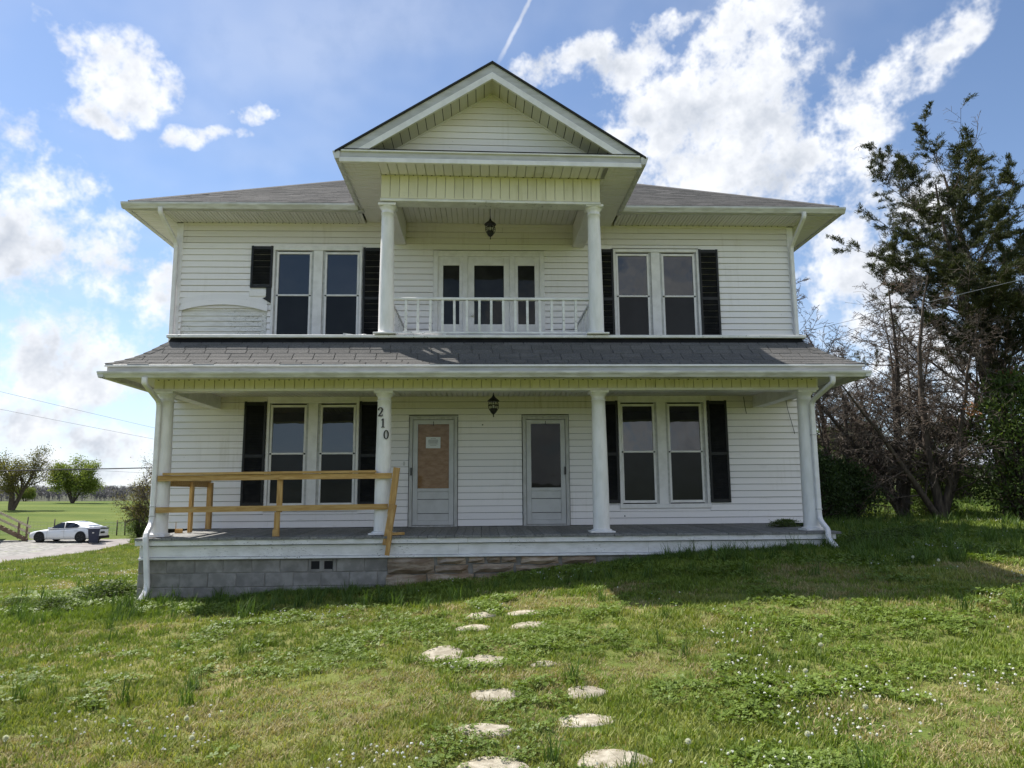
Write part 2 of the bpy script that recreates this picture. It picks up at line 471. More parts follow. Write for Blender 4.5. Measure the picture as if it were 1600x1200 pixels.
def glassmat(name, base, f0=2.1, rough=0.015, grime=0.0):
    m, t, b = newmat(name)
    p = t.n('ShaderNodeNewGeometry').outputs['Position']
    c = t.mix(t.ss(t.noise(p, 1.4, 3), 0.4, 0.7), base, tuple(x * 1.7 for x in base))
    t.link(c, b.inputs['Base Color'])
    b.inputs['IOR'].default_value = f0
    b.inputs['Roughness'].default_value = rough
    bp = t.n('ShaderNodeBump', ins={'Strength': 0.16, 'Distance': 0.02, 'Height': t.noise(p, 1.7, 2)})
    t.link(bp.outputs[0], b.inputs['Normal'])
    return m
MT['pane'] = glassmat('window_glass', (0.010, 0.011, 0.012), 1.75)
MT['screen'] = glassmat('insect_screen', (0.009, 0.0095, 0.0105), 1.32, 0.22)
MT['doorpane'] = glassmat('door_glass', (0.018, 0.018, 0.018), 1.32, 0.03)
def clearglass():
    m, t, b = newmat('clear_glass')
    nt = m.node_tree
    fr = t.n('ShaderNodeFresnel', ins={0: 1.22})
    tr = t.n('ShaderNodeBsdfTransparent', ins={0: (0.90, 0.92, 0.92, 1)})
    gl = t.n('ShaderNodeBsdfGlossy', ins={'Roughness': 0.03})
    mx = t.n('ShaderNodeMixShader', ins={0: fr.outputs[0], 1: tr.outputs[0], 2: gl.outputs[0]})
    t.link(mx.outputs[0], nt.nodes['Material Output'].inputs[0])
    return m
MT['clear'] = clearglass()

# ------------------------------------------------------------------ terrain
def sstep(a, b, x):
    t = np.clip((x - a) / (b - a), 0, 1)
    return t * t * (3 - 2 * t)
def ground_z(x, y):
    x = np.asarray(x, float); y = np.asarray(y, float)
    zf = -0.645 + 0.40 * np.tanh(x * 0.25) - 0.06 * np.exp(-((x - 0.2) / 1.6) ** 2)
    near = -0.95 + 0.16 * np.tanh(x * 0.16)
    s = sstep(-10.5, -2.6, y)
    z = near * (1 - s) + zf * s
    back = np.maximum(y + 2.6, 0)
    left = 1 - sstep(-7, 6, x)
    z = z - 0.052 * np.minimum(back, 31) * left + 0.004 * np.minimum(back, 60) * (1 - left)
    d = np.hypot(x + 0.16, y + 14.4)
    z = z + left * (2.5 * sstep(53, 150, d) - 3.0 * sstep(150, 260, d)) + left * 6.0 * sstep(330, 680, d) \
        + (1 - left) * (1.0 * sstep(40, 120, d) + 14 * sstep(200, 600, d))
    z = z + 0.020 * np.sin(1.3 * x + 0.7 * y) * np.sin(0.9 * y - 0.4 * x + 1) + 0.012 * np.sin(3.1 * x - 1.7 * y) \
        + 0.010 * np.sin(4.7 * y + 2.1 * x + 2)
    z = z + sstep(60, 120, d) * 0.35 * np.sin(0.05 * x + 0.8) * np.sin(0.07 * y)
    return z
def gz(x, y):
    return float(ground_z(x, y))

def grid_mesh(name, xs, ys):
    X, Y = np.meshgrid(xs, ys)
    Z = ground_z(X, Y)
    nx, ny = len(xs), len(ys)
    co = np.stack([X, Y, Z], -1).reshape(-1, 3).astype(np.float32)
    i = np.arange(nx * ny).reshape(ny, nx)
    q = np.stack([i[:-1, :-1], i[:-1, 1:], i[1:, 1:], i[1:, :-1]], -1).reshape(-1, 4)
    return np_mesh(name, co, q)
def np_mesh(name, co, faces, smooth=True):
    me = bpy.data.meshes.new(name)
    co = np.asarray(co, np.float32)
    faces = np.asarray(faces, np.int32)
    k = faces.shape[1]
    me.vertices.add(len(co)); me.vertices.foreach_set('co', co.ravel())
    me.loops.add(faces.size); me.loops.foreach_set('vertex_index', faces.ravel())
    me.polygons.add(len(faces))
    me.polygons.foreach_set('loop_start', np.arange(0, faces.size, k, dtype=np.int32))
    me.polygons.foreach_set('loop_total', np.full(len(faces), k, np.int32))
    if smooth:
        me.polygons.foreach_set('use_smooth', np.ones(len(faces), bool))
    me.update(calc_edges=True)
    return me

def groundmat():
    m, t, b = newmat('lawn_soil_and_turf')
    p = t.n('ShaderNodeNewGeometry').outputs['Position']
    g1 = t.mix(t.ss(t.noise(p, 1.3, 6, 0.6), 0.36, 0.64), (0.080, 0.125, 0.022), (0.155, 0.175, 0.048))
    g1 = t.mix(t.ss(t.noise(p, 0.35, 3, 0.6), 0.45, 0.68), g1, (0.20, 0.195, 0.07))
    straw = t.math('MULTIPLY', t.ss(t.noise(p, 0.75, 5, 0.65), 0.55, 0.68), 0.75)
    g1 = t.mix(straw, g1, (0.28, 0.23, 0.12))
    far = t.mix(t.ss(t.noise(t.n('ShaderNodeMapping', ins={0: p, 3: (0.35, 1, 1)}).outputs[0], 0.12, 8, 0.65), 0.35, 0.68), (0.070, 0.108, 0.020), (0.130, 0.160, 0.036))
    far = t.mix(t.math('MULTIPLY', t.ss(t.noise(p, 0.6, 6, 0.7), 0.55, 0.75), 0.45), far, (0.17, 0.17, 0.055))
    far = t.mix(t.math('MULTIPLY', t.ss(t.noise(p, 3.2, 4, 0.7), 0.55, 0.75), 0.5), far, (0.055, 0.085, 0.018))
    dd = t.vmath('LENGTH', t.vmath('SUBTRACT', p, (0, -14, 0)), None, 1)
    col = t.mix(t.ss(dd, 22, 40), g1, far)
    col = t.mix(t.ss(dd, 200, 300), col, (0.075, 0.080, 0.055))
    t.link(col, b.inputs['Base Color'])
    b.inputs['Roughness'].default_value = 0.95
    b.inputs['Specular IOR Level'].default_value = 0.1
    bp = t.n('ShaderNodeBump', ins={'Strength': 0.8, 'Distance': 0.06, 'Height': t.noise(p, 9.0, 6, 0.7)})
    t.link(bp.outputs[0], b.inputs['Normal'])
    return m
MT['ground'] = groundmat()

def axis_steps(lims):
    out = []
    for (a, b, st) in lims:
        out += list(np.arange(a, b, st))
    return np.array(sorted(set(np.round(out, 3))))
xs = axis_steps([(-1500, -300, 60), (-300, -80, 10), (-80, -20, 1.5), (-20, 20, 0.25), (20, 80, 2), (80, 300, 15), (300, 1501, 60)])
ys = axis_steps([(-400, -60, 30), (-60, -16, 3), (-16, 6, 0.25), (6, 60, 1.5), (60, 300, 6), (300, 2001, 40)])
ground = link('ground', grid_mesh('ground', xs, ys), MT['ground'])
tag(ground, kind='structure')

# ------------------------------------------------------------------ the house
H = empty('house', (0, 0, 0))
tag(H, 'white two-storey clapboard house with columned front porch and gabled balcony', 'house')
W = 6.27
rng = random.Random(5)

EX = 0.127                                       # siding exposure
def clip_boards(z0, z1, x0, x1, holes):
    """free runs of one course between openings"""
    runs = [(x0, x1)]
    for (a, b, c, d) in holes:
        if d <= z0 + 0.02 or c >= z1 - 0.02:
            continue
        nr = []
        for (p, q) in runs:
            if b <= p or a >= q:
                nr.append((p, q)); continue
            if a > p: nr.append((p, a))
            if b < q: nr.append((b, q))
        runs = nr
    return [r for r in runs if r[1] - r[0] > 0.03]
def board_mesh():
    mb = MB()
    e = EX
    # a lap: thin at the top, curled out to a butt at the bottom, length 1 along x
    mb.prism([(0.012, 0.0065), (-0.024, 0.0065), (-0.029, 0.010), (-0.029, 0.018), (-0.004, e + 0.001), (0.012, e + 0.001)], 'x', 0.0, 1.0)
    return mb
BM = {}
for k in ('siding', 'siding_yellowed_shade', 'oldwood'):
    BM[k] = board_mesh().mesh('siding_board', [MT[k]])

LOWER_WIN = [(-4.352, -2.568), (2.522, 4.302)]
holes = []
for (a, b) in LOWER_WIN:
    holes.append((a, b, 0.32, 2.60)); holes.append((a - 0.012, b - 0.006, 3.5, 5.585))
holes += [(-1.60, -0.64, -0.2, 2.14), (0.612, 1.544, -0.2, 2.14), (-1.15, 1.103, 3.0, 5.52)]
damage = (-6.11, -4.44, 3.2, 4.30)
wall = MB().box(-W + 0.02, W - 0.02, 0.06, 0.25, -1.4, 6.05)
fw_ = wall.build('front_wall', MT['dark'], H)
def lay_wall(z0, n, x0, x1, extra, yellow_shade_from):
    def put(p, q, z, k, zs=1.0):
        link('siding_board', BM[k], None, fw_, loc=(p, -0.001 * rng.random(), z), rot=(0, rng.uniform(-1, 1) * 0.0006, 0), scl=(q - p - 0.003, 1, zs))
    for i in range(n):
        z = z0 + i * EX
        hs = holes + extra
        k = 'siding_yellowed_shade' if z > yellow_shade_from else 'siding'  # top courses: real yellowing, plus some shade from overhead put into the colour
        for (a, b) in clip_boards(z, z + EX, x0, x1, hs):
            # long runs are made of two or three lengths with a lap joint
            cuts = [a]
            while b - cuts[-1] > 3.8:
                cuts.append(cuts[-1] + rng.uniform(2.4, 3.6))
            cuts.append(b)
            for p, q in zip(cuts[:-1], cuts[1:]):
                put(p, q, z, k)
        for (a, b, c, d) in hs:                         # cut pieces above and below openings
            a, b = max(a, x0), min(b, x1)
            if z + 0.02 < c < z + EX - 0.02: put(a, b, z, k, (c - z) / EX)
            if z + 0.02 < d < z + EX - 0.02: put(a, b, d, k, (z + EX - d) / EX)
lay_wall(0.0, 20, -W + 0.10, W - 0.10, [], 2.20)
lay_wall(3.24, 23, -W + 0.10, W - 0.10, [damage], 5.56)
# courses of the pulled-off corner: old clapboards, and two loose vinyl strips that sag in a bow
for i in range(13):
    z = 3.20 + i * 0.105
    o = link('siding_board', BM['oldwood'], None, fw_, loc=(-6.13, 0.026, z), scl=(1.58, 0.8, 0.85))
MB().box(-4.548, -4.452, 0.004, 0.05, 3.2, 4.30).build('corner_board', MT['oldwood'], fw_)
def bowed(zl, zm, zr, h, x0=-6.12, x1=-4.44, y=-0.022, n=16):
    mb = MB()
    lo, hi = [], []
    for i in range(n + 1):
        t = i / n
        zz = zl * (1 - t) + zr * t + (zm - (zl + zr) / 2) * 4 * t * (1 - t)
        x = x0 + (x1 - x0) * t
        lo.append((x, zz)); hi.append((x, zz + h))
    for (a, b, yy, yb) in ((lo, hi, y, y),):
        vs = [(p[0], y - 0.012, p[1]) for p in lo] + [(p[0], y + 0.004, p[1]) for p in hi] + [(p[0], y + 0.03, p[1] + 0.012) for p in lo]
        k = n + 1
        fs = [(i, i + 1, k + i + 1, k + i) for i in range(n)] + [(2 * k + i, 2 * k + i + 1, i + 1, i) for i in range(n)]
        mb.add(vs, fs)
    return mb
bowed(4.365, 4.45, 4.36, 0.14, y=-0.03).build('siding_board', MT['siding'], fw_)
bowed(4.245, 4.365, 4.225, 0.128, x1=-4.425, y=-0.055).build('siding_board', MT['siding'], fw_)
# corner posts
for sx in (-1, 1):
    a, b = sorted((sx * (W + 0.02), sx * (W - 0.11)))
    MB().cbox(a, b, -0.03, 0.10, -1.3, 6.06, 0.006).build('corner_board', MT['trim'], H)
# side and rear walls
SW = MB()
SW.box(-W, -W + 0.12, 0.10, 9.0, -1.4, 6.06); SW.box(W - 0.12, W, 0.10, 9.0, -1.4, 6.06); SW.box(-W, W, 8.9, 9.02, -1.4, 6.06)
sidem, st_, sb_ = newmat('side_siding')
sp_ = st_.n('ShaderNodeNewGeometry').outputs['Position']
sz_ = st_.n('ShaderNodeSeparateXYZ', ins={0: sp_}).outputs[2]
lap_ = st_.math('FRACT', st_.math('DIVIDE', sz_, EX))
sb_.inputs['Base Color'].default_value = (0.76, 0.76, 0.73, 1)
sb_.inputs['Roughness'].default_value = 0.5
st_.link(st_.n('ShaderNodeBump', ins={'Strength': 1.0, 'Distance': 0.02, 'Height': st_.math('SUBTRACT', 1.0, lap_)}).outputs[0], sb_.inputs['Normal'])
SW.build('side_wall', sidem, H)

# ---- windows: one casing with two double-hung sashes
def window(xo0, xo1, panes, zt, zm, zb, ztop, zbot, head, lean=0.0):
    c = MB()
    cw = 0.052
    c.cbox(xo0, xo0 + cw, -0.036, 0.05, zbot, ztop); c.cbox(xo1 - cw, xo1, -0.036, 0.05, zbot, ztop)
    c.cbox(xo0 + cw, xo1 - cw, -0.034, 0.05, zt + 0.075, ztop)
    if head:
        c.box(xo0, xo1, -0.028, 0.04, ztop, head)
    w = c.build('window', MT['trim'], H)
    MB().cbox(xo0 - 0.01, xo1 + 0.01, -0.055, 0.05, zbot - 0.085, zbot).build('sill', MT['trim'], w)
    ml, mr = panes[0][1] + 0.085, panes[1][0] - 0.085
    MB().cbox(ml, mr, -0.024, 0.05, zbot, zt + 0.075).build('mullion', MT['trim'], w)
    for (a, b) in panes:
        fr = MB()
        o, y0 = 0.040, -0.006
        # jamb liner
        fr.box(a - 0.085 if a < (xo0 + xo1) / 2 - 0.3 else a - 0.084, a - o, 0.004, 0.05, zb - 0.10, zt + 0.074)
        fr.box(b + o, b + 0.084, 0.004, 0.05, zb - 0.10, zt + 0.074)
        fr.build('jamb', MT['fascia_grey'], w)
        up = MB()
        up.cbox(a - o, a, y0, 0.045, zm - 0.005, zt + 0.045); up.cbox(b, b + o, y0, 0.045, zm - 0.005, zt + 0.045)
        up.cbox(a, b, y0, 0.045, zt, zt + 0.045); up.cbox(a - 0.0, b + 0.0, y0 - 0.006, 0.045, zm - 0.035, zm)
        up.build('sash', MT['trim'], w)
        lo = MB()
        lo.cbox(a - o, a, y0 + 0.003, 0.045, zb - 0.05, zm - 0.036); lo.cbox(b, b + o, y0 + 0.003, 0.045, zb - 0.05, zm - 0.036)
        lo.cbox(a, b, y0 + 0.003, 0.045, zb - 0.05, zb)
        lo.build('sash', MT['trim'], w)
        tl = rng.uniform(-1, 1) * 0.006
        MB().add([(a, 0.018 + tl, zm), (b, 0.018 - tl, zm), (b, 0.018 - tl + lean, zt), (a, 0.018 + tl + lean, zt), (a, 0.022 + tl, zm), (b, 0.022 - tl, zm), (b, 0.022 - tl + lean, zt), (a, 0.022 + tl + lean, zt)],
                 [(0, 1, 2, 3), (7, 6, 5, 4)]).build('pane', MT['pane'], w)
        MB().add([(a, 0.012, zb), (b, 0.012, zb), (b, 0.012, zm - 0.036), (a, 0.012, zm - 0.036), (a, 0.016, zb), (b, 0.016, zb), (b, 0.016, zm - 0.036), (a, 0.016, zm - 0.036)],
                 [(0, 1, 2, 3), (7, 6, 5, 4)]).build('insect_screen', MT['screen'], w)
    return w
LP = [(-4.247, -3.636), (-3.285, -2.683)]
RP = [(2.618, 3.213), (3.56, 4.162)]
window(-4.35, -2.57, LP, 2.321, 1.434, 0.469, 2.43, 0.40, 2.52, 0.020)
window(2.524, 4.30, RP, 2.321, 1.434, 0.469, 2.43, 0.40, 2.52, 0.020)
window(-4.37, -2.58, LP, 5.43, 4.594, 3.68, 5.60, 3.58, None)
window(2.515, 4.29, RP, 5.43, 4.594, 3.68, 5.57, 3.58, None)

# ---- shutters: frame with louvre slats
def shutter(x0, x1, z0, z1, mid=True, tilt=0.0):
    f = MB()
    y0, y1 = -0.058, -0.020
    s = 0.045
    f.cbox(x0, x0 + s, y0, y1, z0, z1); f.cbox(x1 - s, x1, y0, y1, z0, z1)
    rails = [z0, z1 - s * 1.6] + ([z0 + (z1 - z0) * 0.46] if mid else [])
    for r in rails:
        f.box(x0 + s, x1 - s, y0 + 0.002, y1, r, r + s * 1.3)
    o = f.build('shutter', MT['black'], H)
    MB().box(x0 + s, x1 - s, -0.028, -0.022, z0, z1).build('shutter_back', MT['black'], o)
    l = MB()
    z = z0 + 0.08
    while z < z1 - 0.10:
        l.add([(x0 + s, y0 + 0.004, z), (x1 - s, y0 + 0.004, z), (x1 - s, -0.030, z + 0.030), (x0 + s, -0.030, z + 0.030),
               (x0 + s, y0 + 0.008, z - 0.004), (x1 - s, y0 + 0.008, z - 0.004)], [(0, 1, 2, 3), (4, 5, 1, 0)])
        z += 0.032
    tag(l.build('louvre_slats', MT['black'], o), kind='stuff')
    return o
shutter(-4.785, -4.36, 0.415, 2.43); shutter(-2.56, -2.135, 0.415, 2.43)
shutter(2.085, 2.513, 0.415, 2.43); shutter(4.311, 4.705, 0.415, 2.43)
shutter(-2.56, -2.135, 3.55, 5.565); shutter(2.085, 2.513, 3.55, 5.565); shutter(4.285, 4.682, 3.58, 5.565)
bs = shutter(-4.788, -4.36, 4.72, 5.585, mid=False)
bs['label'] = 'upper half of a broken black shutter with a torn lower corner'
MB().prism([(-4.47, 4.72), (-4.365, 4.72), (-4.372, 4.40), (-4.40, 4.42), (-4.53, 4.50), (-4.47, 4.53)], 'y', -0.046, -0.024).build('torn_corner', MT['black'], bs)
MB().cbox(-4.80, -4.46, -0.046, -0.020, 4.545, 4.665).build('siding_board', MT['siding'], fw_)

# ---- porch doors
def door(x0, x1, plywood):
    h = 2.12
    wd = x1 - x0
    f = MB()
    f.cbox(x0, x0 + 0.065, -0.045, 0.05, 0.0, h); f.cbox(x1 - 0.065, x1, -0.045, 0.05, 0.0, h)
    f.cbox(x0 + 0.065, x1 - 0.065, -0.043, 0.05, h - 0.055, h); f.box(x0 + 0.065, x1 - 0.065, -0.05, 0.05, 0.0, 0.022)
    d = f.build('door', MT['doorframe'], H)
    drip = MB().cbox(x0 - 0.01, x1 + 0.01, -0.065, 0.02, h, h + 0.022).build('drip_cap', MT['fascia_grey'], d)
    a, b = x0 + 0.072, x1 - 0.072
    g0, g1 = x0 + 0.165, x1 - 0.165
    s = MB()
    s.cbox(a, g0, -0.030, 0.01, 0.03, h - 0.062); s.cbox(g1, b, -0.030, 0.01, 0.03, h - 0.062)
    s.cbox(g0, g1, -0.030, 0.01, 1.975, h - 0.062); s.cbox(g0, g1, -0.030, 0.01, 0.03, 0.115)
    s.cbox(g0, g1, -0.032, 0.01, 0.665, 0.73)
    s.build('storm_door', MT['door'], d)
    for (z0, z1) in ((0.115, 0.245), (0.253, 0.515), (0.523, 0.665)):
        MB().cbox(g0, g1, -0.018, 0.01, z0, z1, 0.006).build('kick_panel', MT['door'], d)
    if plywood:
        MB().box(g0, g1, 0.012, 0.024, 0.73, 1.975).build('plywood_sheet', MT['plywood'], d)
        MB().box(g0, g1, -0.012, -0.009, 0.731, 1.974).build('pane', MT['clear'], d)
        hx = x0 + 0.045
    else:
        MB().box(g0, g1, -0.006, 0.000, 0.731, 1.974).build('pane', MT['doorpane'], d)
        hx = x1 - 0.085
    MB().cbox(hx - 0.012, hx + 0.012, -0.085, -0.046, 0.98, 1.13).build('handle', MT['iron'], d)
    k = MB(); k.box((x0 + x1) / 2 - 0.006, (x0 + x1) / 2 + 0.006, -0.036, -0.030, 1.94, 2.03)
    k.build('latch', MT['iron'], d)
    return d
ld = door(-1.588, -0.651, True)
ld['label'] = 'left porch door with plywood behind its storm glass'
rd = door(0.624, 1.532, False)

# ---- balcony door with two sidelights
bd = MB()
zt, zb = 5.512, 3.27
bd.cbox(-1.15, -1.056, -0.04, 0.05, zb, zt); bd.cbox(1.006, 1.103, -0.04, 0.05, zb, zt)
bd.cbox(-1.056, 1.006, -0.038, 0.05, 5.395, zt)
bd.cbox(-0.555, -0.455, -0.036, 0.05, zb, 5.395); bd.cbox(0.395, 0.495, -0.036, 0.05, zb, 5.395)
bdo = bd.build('balcony_door', MT['trim'], H)
for (a, b, g0, g1) in ((-1.056, -0.555, -0.953, -0.625), (0.495, 1.006, 0.562, 0.902), (-0.455, 0.395, -0.324, 0.275)):
    s = MB()
    s.cbox(a, g0, -0.014, 0.04, zb, 5.395); s.cbox(g1, b, -0.014, 0.04, zb, 5.395)
    s.cbox(g0, g1, -0.014, 0.04, 5.208, 5.395); s.cbox(g0, g1, -0.014, 0.04, zb, 3.985)
    s.build('leaf', MT['trim'], bdo)
    MB().box(g0, g1, 0.010, 0.016, 3.995, 5.208).build('pane', MT['doorpane'], bdo)
MB().lathe([(0.0, 0), (0.028, 0.005), (0.03, 0.03), (0.012, 0.045), (0.012, 0.06)], n=12).build('knob', MT['trim'], bdo, loc=(-0.365, -0.075, 4.16), rot=(R(-90), 0, 0))

# ---- porch deck
dk = MB()
dk.box(-5.52, 5.52, -2.404, 0.0, -0.36, -0.072)
deck = dk.build('porch_deck', MT['dark'], H)
bw = 0.142
x = -5.58
bmesh_ = None
dm = MB()
dm.add([(0.003, 0.0, 0.0), (bw - 0.003, 0.0, 0.0), (bw - 0.003, -2.53, -0.028), (0.003, -2.53, -0.028),
        (0.003, 0.0, -0.036), (bw - 0.003, 0.0, -0.036), (bw - 0.003, -2.53, -0.064), (0.003, -2.53, -0.064)],
       [(3, 2, 1, 0), (4, 5, 6, 7), (0, 1, 5, 4), (1, 2, 6, 5), (2, 3, 7, 6), (3, 0, 4, 7)])
dmesh = dm.mesh('floor_board', [MT['deckwood']])
while x < 5.56:
    link('floor_board', dmesh, None, deck, loc=(x, rng.uniform(-0.012, 0.008), rng.uniform(-0.004, 0.003)), rot=(0, 0, rng.uniform(-1, 1) * 0.0008))
    x += bw
for (a, b) in ((-5.58, -0.4), (-0.398, 3.80), (3.802, 5.56)):
    MB().cbox(a, b, -2.505, -2.44, -0.146, -0.066).build('deck_nosing', MT['paint'], deck)
for (a, b) in ((-5.53, -0.55), (-0.548, 2.5), (2.502, 5.53)):
    MB().cbox(a, b, -2.440, -2.405, -0.326, -0.158).build('skirt_board', MT['paint'], deck)
    MB().cbox(a, b, -2.468, -2.405, -0.366, -0.330).build('skirt_trim', MT['paint'], deck)
for sx in (-1, 1):
    a, b = sorted((sx * 5.53, sx * 5.50))
    MB().box(a, b, -2.42, 0.0, -0.365, -0.066).build('skirt_board', MT['paint'], deck)

# ---- foundation: blocks, and a run of rubble sandstone in the middle
fd = MB()
fd.box(-5.50, 5.50, -2.394, 0.0, -1.35, -0.368)
found = fd.build('foundation', MT['mortar'], H)
def block_mesh(w, h, d, j, seed):
    r = random.Random(seed)
    mb = MB()
    mb.cbox(0.004, w - 0.004, -d, 0.0, 0.004, h - 0.004, j)
    return mb.mesh('block', [MT['block']])
BL = {0.440: [block_mesh(0.440, 0.215, 0.045, 0.008, i) for i in range(2)], 0.21: [block_mesh(0.21, 0.215, 0.045, 0.008, 3)]}
def blocks(x0, x1, zt, rows, vents):
    for r_ in range(rows):
        z = zt - 0.215 * (r_ + 1)
        x = x0
        first = True
        while x < x1 - 0.05:
            w = 0.440
            if first and r_ % 2: w = 0.21
            first = False
            vt = [v for v in vents if r_ == v[1] and x <= v[0] < x + w]
            if x + w > x1: w = None
            if w is None:
                me = MB().cbox(0.004, x1 - x - 0.004, -0.045, 0, 0.004, 0.211, 0.008).mesh('block', [MT['block']]); w = x1 - x
            elif vt:
                q = MB()
                q.cbox(0.004, 0.045, -0.045, 0, 0.004, 0.211, 0.006); q.cbox(0.175, 0.25, -0.045, 0, 0.004, 0.211, 0.006); q.cbox(0.385, 0.436, -0.045, 0, 0.004, 0.211, 0.006)
                q.box(0.045, 0.175, -0.043, 0, 0.004, 0.045); q.box(0.25, 0.38, -0.043, 0, 0.004, 0.045)
                q.box(0.045, 0.175, -0.043, 0, 0.170, 0.211); q.box(0.25, 0.38, -0.043, 0, 0.170, 0.211)
                q.box(0.045, 0.175, -0.040, -0.034, 0.045, 0.170, 1); q.box(0.25, 0.38, -0.040, -0.034, 0.045, 0.170, 1)
                me = q.mesh('block', [MT['block'], MT['dark']])
            else:
                me = rng.choice(BL[w])
            link('block', me, None, found, loc=(x, -2.36 + rng.uniform(-0.004, 0.004), z), rot=(0, 0, rng.uniform(-1, 1) * 0.004))
            x += w
blocks(-5.555, -1.66, -0.367, 4, [(-2.90, 0)])
blocks(1.66, 5.53, -0.367, 2, [(2.86, 0)])
# corner return on the left side
for r_ in range(4):
    for j_ in range(3):
        link('block', BL[0.440][0], None, found, loc=(-5.505, -2.36 + 0.440 * (j_ + 1) + (0.2 if r_ % 2 else 0), -0.367 - 0.215 * (r_ + 1)), rot=(0, 0, R(-90)))
def stone(x0, x1, z0, z1, seed, d=0.10):
    r = random.Random(seed)
    nx = max(2, int((x1 - x0) / 0.13))
    nz = max(2, int((z1 - z0) / 0.06))
    vs, fs = [], []
    g = 0.012
    for j in range(nz + 1):
        for i in range(nx + 1):
            u, v = i / nx, j / nz
            e = min(u, 1 - u) * (x1 - x0); e2 = min(v, 1 - v) * (z1 - z0)
            ed = min(1, e / 0.035) * min(1, e2 / 0.03)
            bx = x0 + g + (x1 - x0 - 2 * g) * u + r.uniform(-1, 1) * 0.012
            bz = z0 + g * 0.8 + (z1 - z0 - 1.6 * g) * v + r.uniform(-1, 1) * 0.010
            vs.append((bx, -d * (0.35 + 0.65 * ed) - r.uniform(0, 0.028) * ed, bz))
    w = nx + 1
    for j in range(nz):
        for i in range(nx):
            fs.append((j * w + i, j * w + i + 1, (j + 1) * w + i + 1, (j + 1) * w + i))
    k = len(vs)
    ring = [i for i in range(w)] + [j * w + nx for j in range(1, nz + 1)] + [nz * w + i for i in range(nx - 1, -1, -1)] + [j * w for j in range(nz - 1, 0, -1)]
    for i in ring:
        vs.append((vs[i][0], 0.05, vs[i][2]))
    n = len(ring)
    for q in range(n):
        q2 = (q + 1) % n
        fs.append((ring[q2], ring[q], k + q, k + q2))
    return MB().add(vs, fs, smooth=False)
ST = [(-1.68, -0.92, -0.68, -0.42), (-1.70, -1.05, -0.98, -0.68), (-0.90, -0.42, -0.54, -0.42), (-0.92, -0.38, -0.68, -0.54), (-0.34, 0.34, -0.68, -0.53),
      (-0.40, -0.12, -0.53, -0.42), (-0.10, 0.12, -0.53, -0.42), (0.14, 0.38, -0.53, -0.42), (0.36, 1.02, -0.66, -0.555), (0.44, 1.06, -0.555, -0.42),
      (1.04, 1.34, -0.66, -0.55), (1.10, 1.66, -0.55, -0.42), (1.36, 1.68, -0.70, -0.55), (-1.05, -0.3, -0.95, -0.68), (-0.28, 0.5, -0.95, -0.68), (0.5, 1.3, -0.9, -0.66)]
for i, (a, b, c, d) in enumerate(ST):
    stone(a, b, c, d, 50 + i).build('stone', MT['stone'], found, loc=(0, -2.385, 0.052))

# ---- columns
def column(x, z0, z1, r0, r1, base, digits=False):
    n = 28
    h = z1 - z0
    prof = [(r0 * 1.0, z0 + 0.05), (r0 * 1.0, z0 + 0.06), (r0 * 0.985, z0 + 0.3 * h)]
    for t in (0.45, 0.6, 0.75, 0.88):
        prof.append((r0 + (r1 - r0) * ((t - 0.2) / 0.75) ** 1.2, z0 + t * h))
    prof += [(r1, z1 - 0.17), (r1 + 0.012, z1 - 0.165), (r1 + 0.012, z1 - 0.15), (r1, z1 - 0.145), (r1, z1 - 0.095), (r1 + 0.018, z1 - 0.075), (r1 + 0.034, z1 - 0.05), (r1 + 0.036, z1 - 0.04)]
    c = MB().lathe(prof, n=n).build('column', MT['column'], H, loc=(x, -2.14, 0))
    ab = r1 + 0.045
    MB().cbox(-ab, ab, -ab, ab, z1 - 0.042, z1, 0.005).build('capital', MT['column'], c)
    if base:
        MB().cbox(-base, base, -base, base, z0, z0 + 0.026, 0.004).lathe([(r0 + 0.035, z0 + 0.026), (r0 + 0.04, z0 + 0.036), (r0 + 0.02, z0 + 0.052), (r0, z0 + 0.056)], n=28).build('base', MT['column'], c)
    return c
dz = -0.022
cols = []
for x in (-5.385, -1.80, 1.80, 5.345):
    cols.append(column(x, dz, 2.328, 0.138, 0.112, 0.20 if abs(x) < 3 else 0.17))
for x in (-1.80, 1.80):
    column(x, 3.285, 5.602, 0.130, 0.106, 0.19)
